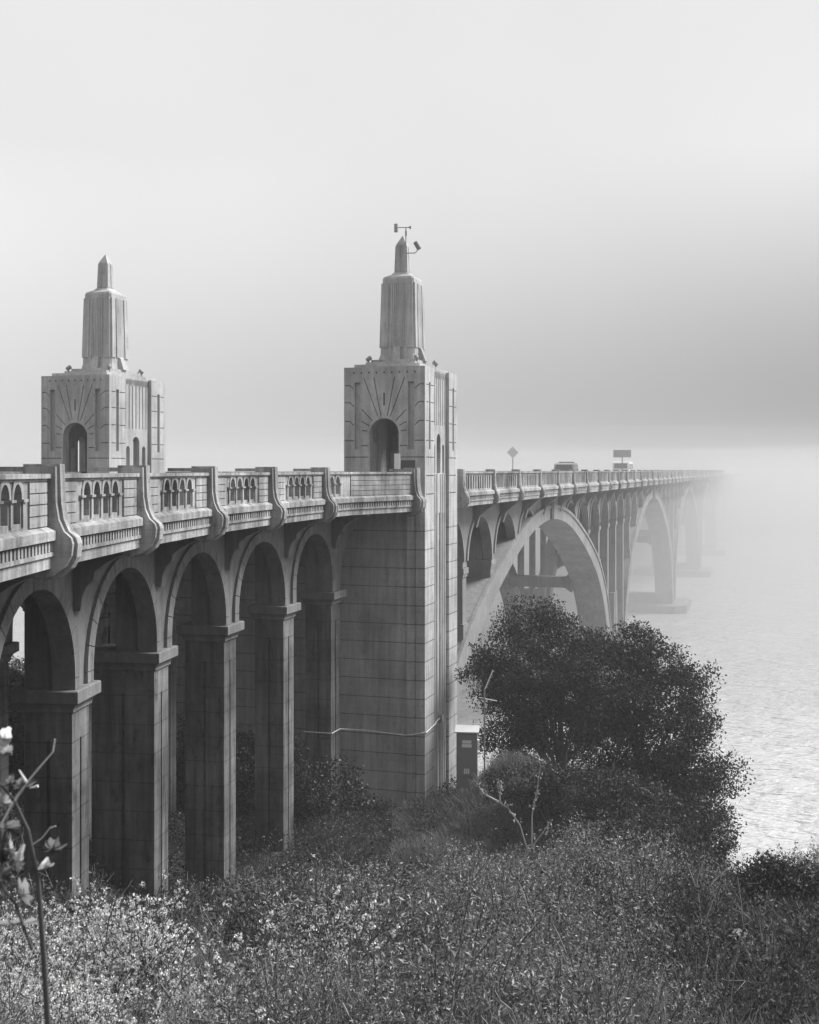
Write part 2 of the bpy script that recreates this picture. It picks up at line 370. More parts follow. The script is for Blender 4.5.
# ---- towers and the wall pier that carries them
PW, PL = 3.18, 4.56
def slot(u0, u1, z0, z1): return [(u0, z0), (u1, z0), (u1, z1), (u0, z1)]
def line2(pts, w=.032):
    """thin groove along a polyline, as one closed loop"""
    l, r = [], []
    for i, p in enumerate(pts):
        a, b = pts[max(i - 1, 0)], pts[min(i + 1, len(pts) - 1)]
        dx, dz = b[0] - a[0], b[1] - a[1]; n = math.hypot(dx, dz); l.append((p[0] - dz / n * w / 2, p[1] + dx / n * w / 2)); r.append((p[0] + dz / n * w / 2, p[1] - dx / n * w / 2))
    return l + r[::-1]
def archhole(c, hw, zb, zt, n=14):
    zc = zt - hw; return [(c - hw, zb), (c + hw, zb)] + [(c + hw * math.cos(math.pi * i / n), zc + hw * math.sin(math.pi * i / n)) for i in range(n + 1)]
def tower(t0, label):
    Z = lambda h: CZ + h
    out = slot(0, PW, D(1.65), Z(3.87)); c = PW / 2
    door = archhole(c, .57, D(1.04), Z(1.95)); holes = [door]
    for sx in (-1, 1):
        holes.append(slot(c + sx * 1.055 - .115, c + sx * 1.055 + .115, Z(.79), Z(3.3)))
        for ang in (11, 21): holes.append(line2([(c + sx * r * math.sin(R(ang)), Z(1.38) + r * math.cos(R(ang))) for r in (.68, 2.1 / math.cos(R(ang)))]))
        for ang, rr in ((44, 1.26), (63, .99), (82, .88)): holes.append(line2([(c + sx * r * math.sin(R(ang)), Z(1.38) + r * math.cos(R(ang))) for r in (.66, rr)]))
        holes.append(line2([(c + sx * .62, Z(.93)), (c + sx * .9, Z(.93))])); holes.append(line2([(c + sx * .62, Z(.5)), (c + sx * 1.56, Z(.5))]))
        holes.append(line2([(c + sx * 1.2, Z(1.12)), (c + sx * 1.56, Z(1.12))]))
        for z in (3.2, 2.55, 1.85): holes.append(line2([(c + sx * 1.2, Z(z - .16)), (c + sx * 1.36, Z(z)), (c + sx * 1.56, Z(z))]))
    holes.append(slot(c - .035, c + .035, Z(2.42), Z(2.9)))
    for i in range(9): holes.append(slot(c - 1.2 + .3 * i - .03, c - 1.2 + .3 * i + .03, Z(3.63), Z(3.69)))
    mb = MB()
    for x0, x1, x2 in ((0, .13, .42), (PL, PL - .13, PL - .42)):
        mb.plate([out] + holes, YZ, x0, x1); mb.plate([slot(.14, PW - .14, D(1.65), Z(3.87)), door], YZ, x1, x2)
    for y0, y1, y2, y3 in ((0, .13, .42, .26), (PW, PW - .13, PW - .42, PW - .26)):
        for xa in (.13, PL - 1.24):
            xb = xa + 1.11; m_ = .62 if xa < 1 else PL - .62
            hs = [slot(m_ - .1, m_ + .1, Z(.79), Z(3.3))]
            for z in (3.2, 2.55, 1.85, 1.12):
                hs += [line2([(xa + .03, Z(z)), (m_ - .13, Z(z))]), line2([(m_ + .13, Z(z)), (xb - .03, Z(z))])]
            hs += [line2([(xa + .03, Z(q_)), (xb - .03, Z(q_))]) for q_ in (.5, -.19, -.88)]
            mb.plate([slot(xa, xb, D(1.65), Z(3.87))] + hs, XZ, y0, y1)
            mb.plate([slot(max(xa, .42), min(xb, PL - .42), D(1.65), Z(3.87))], XZ, y1, y2)
        ops = [archhole(1.64, .14, Z(-.1), Z(1.02)), archhole(2.28, .27, Z(-.1), Z(1.42)), archhole(2.92, .14, Z(-.1), Z(1.02))]
        fl = [slot(x - .035, x + .035, Z(1.75), Z(3.55)) for x in [1.46 + .273 * i for i in range(7)]]
        mid = slot(1.24, 3.32, D(1.65), Z(3.8))
        mb.plate([mid] + ops + fl, XZ, y1 + (.0 if y0 == 0 else 0), y1 + (.08 if y0 == 0 else -.08)); mb.plate([mid] + ops, XZ, y1 + (.08 if y0 == 0 else -.08), y2)
    mb.box(.13, PL - .13, .13, PW - .13, Z(3.55), Z(3.86))
    mb.box(.3, PL - .3, .3, PW - .3, Z(3.86), Z(4.0)); mb.box(.75, PL - .75, .6, PW - .6, Z(4.0), Z(4.12)); mb.box(1.1, PL - 1.1, .7, PW - .7, Z(4.12), Z(4.24))
    M = MF @ Matrix.Translation((0, t0, 0))
    tw = part('tower', mb, M_PYL, bridge, M); tw['label'] = label
    # tapered shaft with fluted faces
    sx, sy = PL / 2, PW / 2; mb = MB()
    def oct_(q, z, ch=.12):
        h = q / 2; k = h - ch; return [(sx + a, sy + b, Z(z)) for a, b in ((-k, -h), (k, -h), (h, -k), (h, k), (k, h), (-k, h), (-h, k), (-h, -k))]
    mb.loft([oct_(1.5, 4.24, .07), oct_(1.40, 4.5, .07), oct_(1.27, 7.42, .07), oct_(1.2, 7.5, .07), oct_(.74, 7.62, .06), oct_(.62, 7.70, .05)])
    for f_ in range(4):
        Rz = Matrix.Translation((sx, sy, 0)) @ Matrix.Rotation(f_ * math.pi / 2, 4, 'Z')
        for x, w in ((-.5, .26), (-.24, .05), (-.16, .06), (-.08, .06), (.0, .06), (.08, .06), (.16, .06), (.24, .05), (.5, .26)):
            q0, q1 = .72, .66; vs = []
            for z, q in ((4.75, q0), (7.25, q1)):
                for dy in (-.03, .03):
                    for dx in (-w / 2, w / 2): vs.append(Rz @ Vector(((x + dx) * (q / .7), -(q - .01 + dy), Z(z))))
            mb.add(vs, [(0, 1, 3, 2), (4, 6, 7, 5), (0, 4, 5, 1), (2, 3, 7, 6), (0, 2, 6, 4), (1, 5, 7, 3)])
        mb.add([Rz @ Vector(v) for v in [(-.17, -.98, Z(4.24)), (.17, -.98, Z(4.24)), (.17, -.6, Z(4.24)), (-.17, -.6, Z(4.24)), (-.13, -.8, Z(4.72)), (.13, -.8, Z(4.72)), (.13, -.6, Z(4.9)), (-.13, -.6, Z(4.9))]],
               [(0, 1, 5, 4), (1, 2, 6, 5), (2, 3, 7, 6), (3, 0, 4, 7), (4, 5, 6, 7), (0, 3, 2, 1)])
    part('shaft', mb, M_PYL, tw, M)
    mb = MB(); sq = lambda q, z: [(sx - q / 2, sy - q / 2, Z(z)), (sx + q / 2, sy - q / 2, Z(z)), (sx + q / 2, sy + q / 2, Z(z)), (sx - q / 2, sy + q / 2, Z(z))]
    mb.loft([sq(.52, 7.66), sq(.50, 7.74), sq(.42, 8.79), sq(.02, 9.17)])
    for f_ in range(4):
        Rz = Matrix.Translation((sx, sy, 0)) @ Matrix.Rotation(f_ * math.pi / 2, 4, 'Z')
        for s_ in (-1, 1):
            vs = [Rz @ Vector((s_ * x * q / .25, -(q + dy), Z(z))) for z, q in ((7.74, .246), (8.74, .212)) for dy in (-.01, .02) for x in (.04, .245)]
            mb.add(vs, [(0, 1, 3, 2), (4, 6, 7, 5), (0, 4, 5, 1), (2, 3, 7, 6), (0, 2, 6, 4), (1, 5, 7, 3)])
    part('spire', mb, M_PYL, tw, M)
    for a, b in ((1.0, .62), (1.0, PW - .62), (PL - 1.0, .62), (PL - 1.0, PW - .62)):
        mb = MB().box(a - .03, a + .03, b - .03, b + .03, Z(3.99), Z(4.2))
        ax = Vector((sx - a, sy - b, .9)).normalized(); p = Vector((a, b, Z(4.27)))
        mb.tube([p - ax * .11, p - ax * .08, p + ax * .08, p + ax * .11], [.03, .07, .09, .085], 12)
        part('floodlight', mb, M_CAB, tw, M)
    return tw, M
tw, TM = tower(0, 'nearer tower at the river edge, carrying weather instruments')
part('plaque', MB().box(-.035, -.002, .38, .92, CZ + .06, CZ + .38), M_BRONZE, tw, TM)
tw2, TM2 = tower(13.25, 'farther tower on the left with a slit of sky in its doorway')
# walls of the little shelter inside the doorway
t = MB().box(1.3, 1.42, 1.32, 1.75, D(1.04), CZ + .72); part('door_leaf', t, M_CAB, tw, TM)
# pier body
mb = MB(); pns = [MB(), MB()]; zt = D(1.64); z0 = -2
mb.box(.08, PL - .02, .32, 15.94, z0, zt)
mb.box(0, .079, .75, 15.5, z0, zt)                                # broad plain front
for m_ in (0, 1):
    f = (lambda a: a) if m_ == 0 else (lambda a: 16.26 - a)
    pn = pns[m_]
    B = lambda x0, x1, a, b, za=z0, zb_=zt: mb.box(x0, x1, min(f(a), f(b)), max(f(a), f(b)), za, zb_)
    B(-.07, 0.08, .48, .68); B(-.03, .08, .68, .745); B(0.03, .08, .4, .475); B(.0, .3, 0.002, .32); B(-.0, .08, .32, .36)
    B(.3, 1.24, 0, .318); B(3.32, PL, 0, .318); pn.box(1.245, 3.315, min(f(.16), f(.317)), max(f(.16), f(.317)), z0, zt)
    for x in (1.42, 1.72, 2.02, 2.54, 2.84, 3.14): pn.tube([(x, f(.17), z0), (x, f(.17), D(.13))], .085, 10)
wall = part('pier_wall', mb, M_WALL, bridge, MF); [part('fluted_panel', q_, M_PYL, wall, MF) for q_ in pns]
# curved rib under the flared pavement

# ------------------------------------------------------------------ main arches
SPR = [0, 5, 8.9, 14.5, 19.2, 22.5, 24.3, 25.4, 25.9]; DRP = [0, .42, 1.3, 3.1, 5.1, 7.5, 9.8, 12, 14.45]
AR = [(29.7, 1.0)] + [(90.7 + 54.5 * i, .96) for i in range(5)]
def intr(x, k): return 2.87 + float(np.interp(abs(x) / k, SPR, DRP))
def rib_curves(k, n=48):
    xs = [25.9 * k * math.sin(math.pi / 2 * i / n) for i in range(-n, n + 1)]
    # smooth the table a little
    zs = np.array([intr(x, k) for x in xs])
    for _ in range(6): zs[1:-1] = (zs[:-2] + 2 * zs[1:-1] + zs[2:]) / 4
    ins = [Vector((x, D(z))) for x, z in zip(xs, zs)]; ext = []
    for i, p in enumerate(ins):
        d = (ins[min(i + 1, 2 * n)] - ins[max(i - 1, 0)]).normalized(); nn = Vector((-d.y, d.x))
        w = .84 + .95 * (abs(p.x) / (25.9 * k)) ** 2.2; ext.append(p + nn * w)
    return ins, ext
RIB = {k: rib_curves(k) for k in (1.0, .96)}
def extr(x, k):
    e = RIB[k][1]; xs = [p.x for p in e]; zs = [p.y for p in e]
    return float(np.interp(x, xs, zs))
T_R = [(.8, 3.05), (7.85, 9.05)]
def rib_mesh(k, t0, t1, band):
    ins, ext = RIB[k]; mb = MB(); loop = [tuple(p) for p in ins] + [tuple(p) for p in reversed(ext)]
    n = len(ins)
    rings = [[(i_.x, t0, i_.y), (e_.x, t0, e_.y), (e_.x, t1, e_.y), (i_.x, t1, i_.y)] for i_, e_ in zip(ins, ext)]
    mb.loft(rings)
    rings = []
    for i_, e_ in zip(ins, ext):
        d = (e_ - i_).normalized(); a = e_ - d * .16; b = e_ + d * .04
        rings.append([(a.x, t0 - .07, a.y), (b.x, t0 - .07, b.y), (b.x, t0 + .1, b.y), (a.x, t0 + .1, a.y)])
    mb.loft(rings)
    z = D(2.9); mb.box(-.45, .45, t0 - .14, t0 + .3, D(2.95), D(1.7)); mb.box(-.22, .22, t0 - .2, t0, D(2.98), D(1.7))
    return mb
rib_src = {}
for i, (sc, k) in enumerate(AR):
    for j, (t0, t1) in enumerate(T_R):
        M = MF @ Matrix.Translation((sc, 0, 0))
        if (k, j) in rib_src: copy(rib_src[k, j], bridge, M)
        else: rib_src[k, j] = part('arch_rib', rib_mesh(k, t0, t1, 1), M_FAR, bridge, M)
    for sg in (-1, 1):
        for off, dz in ((20.4, 7.7), (11.5, 4.6)) if i else ((20.4, 7.7),):
            off *= k; M = MF @ Matrix.Translation((sc + sg * off, 0, 0))
            zt_ = D(intr(off, k)) + .2
            r_ = MB().loft([[(-.4, y, zt_ - .5 - g), (.4, y, zt_ - .5 - g), (.4, y, zt_ + .35 + g), (-.4, y, zt_ + .35 + g)] for y, g in ((3.0, .35), (3.5, 0), (7.4, 0), (7.9, .35))])
            part('strut', r_, M_FAR, bridge, M)
# spandrel columns and walls
stations = []; 
def zone(s):
    """height of the masonry a spandrel column at s stands on"""
    best = -1
    for sc, k in AR:
        if abs(s - sc) <= 25.9 * k + 1.5: best = max(best, extr(s - sc, k) - .3)
    return best if best > 0 else 2.0
STN = [4.9, 9.2, 14.5, 19.9, 25.3, 34.1, 39.5, 44.9, 50.3, 55.4, 60.2, 65.2]
for i in range(1, 6):
    c = AR[i][0]
    STN += [c + o for o in ((-20.6, -15.2, -9.8, -4.4, 4.4, 9.8, 15.2, 20.6, 27.25) if i > 0 else ())]
STN = sorted(set(round(s, 2) for s in STN))
colsrc = 0
n_ind = 0; restc = MB()
for s in STN:
    zb_ = zone(s)
    for j, (t0, t1) in enumerate(T_R):
        a, b = (t0 + .1, t1 - .15) if s < 22 else ((t0 + .1, t0 + 1.25) if j == 0 else (t0 + .1, t0 + .55)); spring = D(4.32)
        M = MF @ Matrix.Translation((s, 0, 0)); mb = MB()
        top = D(1.5); w = .34 if abs(s - 117.95) > .1 else .5
        mb.box(-w, w, a + (.42 if j == 0 or s < 22 else .02), b, max(zb_, .9), top)
        if zb_ < spring - .3 and (j == 0 or s < 22):
            mb.box(-w + .02, w - .02, a + .02, a + .43, max(zb_, .9), spring); mb.box(-w - .1, w + .1, a - .06, b + .08, spring - .28, spring - .02)
            mb.box(-w - .05, w + .05, a - .02, b + .04, spring - .42, spring - .28)
        if zb_ > .95 and zb_ < spring - 1.5 and j == 0: mb.box(-w - .09, w + .09, a - .05, b + .06, zb_, zb_ + .75)
        if n_ind < 96: part('spandrel_column', mb, M_FAR, bridge, M); n_ind += 1
        else:
            restc.add([M @ Vector(v) for v in mb.v], mb.f)
def rib_mid(s):
    z = -9
    for sc, k in AR:
        if abs(s - sc) < 25.9 * k: z = max(z, extr(s - sc, k) - .35)
    return z
for a, b in zip(STN, STN[1:]):
    L_ = b - a; crown = any(a < sc < b for sc, k in AR)
    pts = [(0, D(1.5))]; rg = []
    us = [0, .339, .341] + [.35 + (L_ - .7) * (1 - math.cos(math.pi * i / 26)) / 2 for i in range(27)] + [L_ - .341, L_ - .339, L_]
    for u in us:
        x = abs(u - L_ / 2) / (L_ / 2 - .35)
        z = D(4.32) if x >= 1 else D(4.32) + 2.17 * (1 - x ** 2.1) ** .5
        if crown: z = 0
        z = max(z, rib_mid(a + u)); pts.append((u, z))
        if x < 1 and not crown: rg.append((u, z))
    pts.append((L_, D(1.5)))
    M = MF @ Matrix.Translation((a, 0, 0))
    for j, (t0, t1) in enumerate(T_R):
        if j == 1 and a > 170: continue
        if j == 1 and a > 22: t0 = t0 + .02
        w = part('spandrel_wall', MB().plate([pts], XZ, t0 + .1, t0 + .5), M_FAR, bridge, M)
        if j == 0 and len(rg) > 3 and a < 260:
            mb = MB()
            for p, q_ in zip(rg, rg[1:]):
                if p[1] <= rib_mid(a + p[0]) + .001 and q_[1] <= rib_mid(a + q_[0]) + .001: continue
                c0, c1 = [(((g[0] - L_ / 2) * 1.0), g[1] - D(4.32)) for g in (p, q_)]
                n0, n1 = [Vector((g[0], g[1] + .2)).normalized() * .2 for g in (c0, c1)]
                mb.plate([[p, q_, (q_[0] + n1.x, q_[1] + n1.y), (p[0] + n0.x, p[1] + n0.y)]], XZ, t0 + .02, t0 + .098)
            if mb.v: part('arch_ring', mb, M_FAR, w, M)
if restc.v: tag(part('far_spandrel_columns', restc, M_FAR, bridge), None, None, kind='stuff')
# piers and footings
for i, s in enumerate([60.2] + [117.95 + 54.5 * j for j in range(4)]):
    M = MF @ Matrix.Translation((s, 0, 0))
    for t0, t1 in T_R:
        r = lambda h, z: [(-h, t0 + .12, z), (h, t0 + .12, z), (h, t1 - .12, z), (-h, t1 - .12, z)]
        p = part('pier', MB().loft([r(1.7, .9), r(1.2, 3.5), r(.9, 8)]), M_FAR, bridge, M)
    h = 5.2; t_ = [(-h, .3), (-h + 1, -1.1), (h - 1, -1.1), (h, .3), (h, 10.6), (h - 1, 12), (-h + 1, 12), (-h, 10.6)]
    part('footing', MB().loft([[(a, b, z) for a, b in t_] for z in (-3, 1.0)]), M_FAR, bridge, M)
    part('footing_beam', MB().box(-1.1, 1.1, 3.0, 7.9, 1.0, 2.1), M_FAR, bridge, M)
# crossing parapet: post and pierced panel per spandrel bay
S0 = 5.35; PT = 5.45; NB = 44
mb = MB(); prof = [(.3, D(-.06)), (-.09, D(-.06)), (-.10, D(.6)), (-.15, D(.85)), (-.24, D(1.0)), (-.29, D(1.12)), (-.27, D(1.32)), (-.15, D(1.5)), (.1, D(1.56)), (.3, D(1.5))]
mb.plate([prof], YZ, -.17, .17); mb.plate([[(y - .03 if y < 0 else y + .02, z - .02 if z < D(1.2) else z - .02) for y, z in prof]], YZ, -.08, .08)
post1 = part('parapet_post', mb, M_PAR, bridge, MF @ Matrix.Translation((S0, 0, 0)))
bal = MB(); Lb = PT
for i in range(NB + 1):
    M = MF @ Matrix.Translation((S0 + PT * i, 0, 0))
    if i: copy(post1, bridge, M)
    if i < 26: part('bracket', MB().plate([[(.95, D(2.6)), (.75, D(2.6)), (.6, D(2.1)), (.2, D(1.75)), (.0, D(1.6)), (0, D(1.46)), (.95, D(1.46))]], YZ, -.15, .15), M_FAR, bridge, M)
op = [.62 + i * .42 for i in range(11)]
b0 = rail_piece(PT, op, MF @ Matrix.Translation((S0, 0, 0)), kind='main')
kids = [o for o in bpy.data.objects if o.parent == b0]
for i in range(1, NB):
    M = MF @ Matrix.Translation((S0 + PT * i, 0, 0)); c = copy(b0, bridge, M)
    for kd in kids: copy(kd, c, M)
far = MF @ Matrix.Translation((S0 + PT * NB, 0, 0))
# ------------------------------------------------------------------ terrain and water
YB = [-40, -10, 0, 5, 10, 18, 24, 29, 34, 40, 44, 50, 57, 61, 90]; ZB = [-.6, -1.2, -1.75, -3.1, -4.9, -7.6, -9.5, -11.0, -12.3, -12.4, -12.6, -13.8, -16.6, -18.4, -24]
def ss(x, a, b): t = np.clip((x - a) / (b - a), 0, 1); return t * t * (3 - 2 * t)
def ground(X, Y):
    X = np.asarray(X, float); Y = np.asarray(Y, float)
    h = np.interp(Y, YB, ZB)
    h = h - .8 * np.maximum(0, X - 8.5) * ss(Y, 17, 30)
    h = h + np.minimum(.5 * np.maximum(0, -X - 6), 7) * ss(Y, 10, 24) * (1 - ss(Y, 52, 70))
    h = h + 1.7 * np.exp(-((X - 3.6) / 2.1) ** 2 - ((Y - 40.3) / 3.2) ** 2) + 1.4 * np.exp(-((X - 7.5) / 2.8) ** 2 - ((Y - 43) / 3.5) ** 2)
    h = h + .9 * np.exp(-((X - 3.2) / 3.4) ** 2 - ((Y - 24) / 5) ** 2) + .22 * np.sin(X * 1.9 + 1) * np.sin(Y * 1.1)
    h = np.maximum(h, np.minimum(-1.9, -1.9 - .9 * (X + 5.5) - .9 * np.maximum(0, Y - 7)))  # bank raised to the deck end to shut out light from behind
    h = h + .12 * np.sin(X * 1.3 + Y * .7) + .1 * np.sin(X * .6 - Y * 1.7)
    return CZ + h
def gz(x, y): return float(ground(x, y))
xs = np.concatenate([np.arange(-160, -30, 8), np.arange(-30, 30, .6), np.arange(30, 90, 5)]); ys = np.concatenate([np.arange(-60, -5, 4), np.arange(-5, 66, .6), np.arange(66, 90, 4)])
GX, GY = np.meshgrid(xs, ys); GZ = ground(GX, GY)
mb = MB(); nx = len(xs); mb.v = [tuple(p) for p in zip(GX.ravel(), GY.ravel(), GZ.ravel())]
mb.f = [(j * nx + i, j * nx + i + 1, (j + 1) * nx + i + 1, (j + 1) * nx + i) for j in range(len(ys) - 1) for i in range(nx - 1)]
tag(part('ground', mb, M_GROUND, smooth=True), 'overgrown river bank sloping down from the viewer', None, kind='structure')
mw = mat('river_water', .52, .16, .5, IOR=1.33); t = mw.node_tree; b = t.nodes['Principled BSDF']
geo = t.nodes.new('ShaderNodeNewGeometry'); bumps = None
for sc_, vec, st, dist in ((.5, (1, 2.2, 1), 1, .8), (1.7, (1, 2, 1), .9, .3), (.07, (1, 2, 1), .8, 2.0)):
    mp = t.nodes.new('ShaderNodeMapping'); mp.inputs['Scale'].default_value = vec; mp.inputs['Rotation'].default_value = (0, 0, .5); t.links.new(geo.outputs['Position'], mp.inputs[0])
    n = t.nodes.new('ShaderNodeTexNoise'); n.inputs['Scale'].default_value = sc_; n.inputs['Detail'].default_value = 5; t.links.new(mp.outputs[0], n.inputs['Vector'])
    bp = t.nodes.new('ShaderNodeBump'); bp.inputs['Strength'].default_value = st; bp.inputs['Distance'].default_value = dist; t.links.new(n.outputs[0], bp.inputs['Height'])
    if bumps: t.links.new(bumps, bp.inputs['Normal'])
    bumps = bp.outputs[0]
t.links.new(bumps, b.inputs['Normal'])
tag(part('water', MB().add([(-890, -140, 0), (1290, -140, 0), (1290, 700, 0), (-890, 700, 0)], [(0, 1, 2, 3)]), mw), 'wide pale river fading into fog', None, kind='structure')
# far wooded shore
hx = np.arange(-880, 1280, 6.); hy = np.concatenate([np.arange(0, 90, 4.), np.arange(90, 260, 20.)])
HX, HY = np.meshgrid(hx, hy)
shore = 310 - .05 * HX + 14 * np.sin(HX / 60) + 6 * np.sin(HX / 17)
HZz = -1.5 + 8 * ss(HY, 2, 30) + 5 * ss(HY, 30, 200) + (1.6 * np.sin(HX / 5.3) * np.sin(HY / 4.1) + 1.8 * RNG.standard_normal(HX.shape)) * ss(HY, 4, 14)
HZz = np.minimum(HZz, 22); mb = MB(); nx = len(hx); mb.v = [tuple(p) for p in zip(HX.ravel(), (shore + HY).ravel(), HZz.ravel())]
mb.f = [(j * nx + i, j * nx + i + 1, (j + 1) * nx + i + 1, (j + 1) * nx + i) for j in range(len(hy) - 1) for i in range(nx - 1)]
tag(part('hills', mb, M_HILL), 'low wooded far shore lost in fog', None, kind='structure')
# unseen slope added behind the viewer to keep low sky light off the columns
qx = np.arange(-130, 131, 5.); qy = np.arange(-110, -7.9, 4.); QX, QY = np.meshgrid(qx, qy)
QZ = CZ - 1.6 + 10 * ss(-QY, 7, 16) + 1.6 * RNG.standard_normal(QX.shape) * ss(-QY, 8, 20); QZ = np.minimum(QZ, CZ + 10.5); mb = MB(); nx = len(qx); mb.v = [tuple(p) for p in zip(QX.ravel(), QY.ravel(), QZ.ravel())]
mb.f = [(j * nx + i, j * nx + i + 1, (j + 1) * nx + i + 1, (j + 1) * nx + i) for j in range(len(qy) - 1) for i in range(nx - 1)]
tag(part('sky_blocker_slope', mb, M_HILL), 'unseen dark slope added behind the viewpoint to block low sky light', None, kind='structure')
# fog
hz = part('haze', MB().box(-900, 1300, -150, 720, -5, CZ + 11.5), None); hz.data.materials.clear()
m = bpy.data.materials.new('fog_air'); m.use_nodes = True; m.node_tree.nodes.clear()
v = m.node_tree.nodes.new('ShaderNodeVolumePrincipled'); v.inputs['Color'].default_value = (.76, .76, .76, 1); v.inputs['Density'].default_value = HAZE; v.inputs['Anisotropy'].default_value = .1
oo = m.node_tree.nodes.new('ShaderNodeOutputMaterial'); m.node_tree.links.new(v.outputs[0], oo.inputs['Volume']); hz.data.materials.append(m)
tag(hz, 'pale sea fog over river and bridge', None, kind='stuff')
# the thicker bank lying on the river farther out: a closed lump with a sloping front and an uneven top
bx = np.concatenate([[-880], np.arange(-500, 900, 25.), [1280]]); by = np.concatenate([np.arange(0, 60, 10.), np.arange(60, 560, 25.)]); n1, n2 = len(bx), len(by)
BX, BY = np.meshgrid(bx, by)
for ly, (lift, dens, lab) in enumerate(((-2.2, .52, 'thick fog bank hiding the far end of the bridge'), (1.0, .34, 'thinner fog over the thick bank, level with the far deck'), (4.0, .26, 'faintest fog drifting just above the far deck'), (7.2, .10, 'last thin veil of fog over the far end of the bridge'))):
    top = CZ + lift - 1.5 * (1 - ss(BY, 20, 200)) + .6 * np.sin(BX / 31 + BY / 47 + ly) + .5 * np.sin(BX / 17 - BY / 22 + 2 * ly); tp = -3 + (top + 3) * ss(BY, 0, 26)
    y_ = 76 - 3 * ly + BY + 8 * np.sin(BX / 43 + ly); V_ = [tuple(p) for p in zip(BX.ravel(), y_.ravel(), tp.ravel())] + [tuple(p) for p in zip(BX.ravel(), y_.ravel(), np.full(BX.size, -4. - .02 * ly))]
    mb = MB(); mb.v = V_; nn_ = n1 * n2; mb.f = []
    for j in range(n2 - 1):
        for i in range(n1 - 1): q = (j * n1 + i, j * n1 + i + 1, (j + 1) * n1 + i + 1, (j + 1) * n1 + i); mb.f += [q, tuple(k + nn_ for k in q[::-1])]
    rim = [i for i in range(n1)] + [j * n1 + n1 - 1 for j in range(1, n2)] + [(n2 - 1) * n1 + i for i in range(n1 - 2, -1, -1)] + [j * n1 for j in range(n2 - 2, 0, -1)]
    for a_, b_ in zip(rim, rim[1:] + rim[:1]): mb.f.append((b_, a_, a_ + nn_, b_ + nn_))
    fb = part('fog_bank', mb, None); fb.data.materials.clear(); m2 = m.copy(); m2.name = 'fog_bank_air'
    pv = m2.node_tree.nodes['Principled Volume']; pv.inputs['Density'].default_value = BANK * dens; pv.inputs['Color'].default_value = (.62, .62, .62, 1); fb.data.materials.append(m2)
    tag(fb, lab, None, kind='stuff')

# ------------------------------------------------------------------ instruments, pipe, cabinet, signs, vehicles
sp = MF @ Vector((PL / 2, PW / 2, 0)); Yp = sp.y
t = thing('wind_monitor', 'small wind vane and anemometer on a thin mast beside the nearer tower tip', 'anemometer', Matrix.Translation(PX(406, 246, Yp - .25)))
A = lambda x, y, dy=0: PX(x, y, Yp - .25 + dy)
part('mast', MB().tube([A(405.2, 262), A(405.8, 250), A(405.9, 227.5)], .022, 6).box(*[c for lo, hi in zip(A(405, 236), A(406.8, 231)) for c in sorted((lo, hi + .001))]), M_STEEL, t)
part('crossarm', MB().tube([A(396, 227.6), A(411, 227.4)], .018, 6), M_STEEL, t)
p = A(396, 228); part('cup', MB().tube([A(396, 223.6), A(396, 224), A(396, 232), A(396, 232.4)], [.03, .075, .075, .03], 10), M_STEEL, t)
part('propeller', MB().tube([A(408.6, 227.4), A(411, 227.4)], [.02, .085], 10), M_STEEL, t)
t = thing('panel_antenna', 'tilted antenna on a bracket arm off the side of the nearer tower tip', 'antenna', Matrix.Translation(A(407, 253)))
part('bracket_arm', MB().tube([A(403, 253.3), A(415, 253), A(417, 251), A(418, 247)], .02, 6), M_STEEL, t)
pc, ax = A(417.4, 245.5), (A(415.4, 242) - A(419.4, 249)).normalized()
part('housing', MB().tube([pc - ax * .17, pc - ax * .15, pc + ax * .15, pc + ax * .17], [.06, .1, .1, .06], 12), M_CAB, t)

# white conduit clamped across the pier and column, ending in a junction box
pts = [(-2.1 - .5, 3.1), (-2.1 - .5, 2.55), (-2.0, 2.38), (-.10, 2.2), (-.10, .75), (-.10, .50), (-.03, .35), (-.03, .0), (-.03, -.03), (1.3, -.04)]
zc = D(9.75)
t = thing('conduit_pipe', 'thin white pipe strapped across the foot of the tower pier', 'pipe', MF @ Matrix.Translation((0, .5, zc)))
c5 = lambda x, y: NF[5] @ Vector((x, y, zc + .42))
P3 = [c5(-.49, 1.2), c5(-.49, .12), c5(.3, .1), MF @ Vector((-.12, 2.3, zc + .05)), MF @ Vector((-.12, 1.8, zc + .02)), MF @ Vector((-.12, .72, zc - .03)), MF @ Vector((-.12, .45, zc + .0)), MF @ Vector((-.08, .1, zc + .08)), MF @ Vector((-.06, -.06, zc + .1)), MF @ Vector((.5, -.05, zc + .12)), MF @ Vector((1.26, -.05, zc + .17)), MF @ Vector((1.4, .0, zc + .18)), MF @ Vector((2.1, .03, zc + .2))]
part('pipe', MB().tube(P3, .022, 6), M_WHITE, t)
part('junction_box', MB().box(2.05, 2.3, -.08, .09, zc + .05, zc + .33), M_STEEL, t, MF)

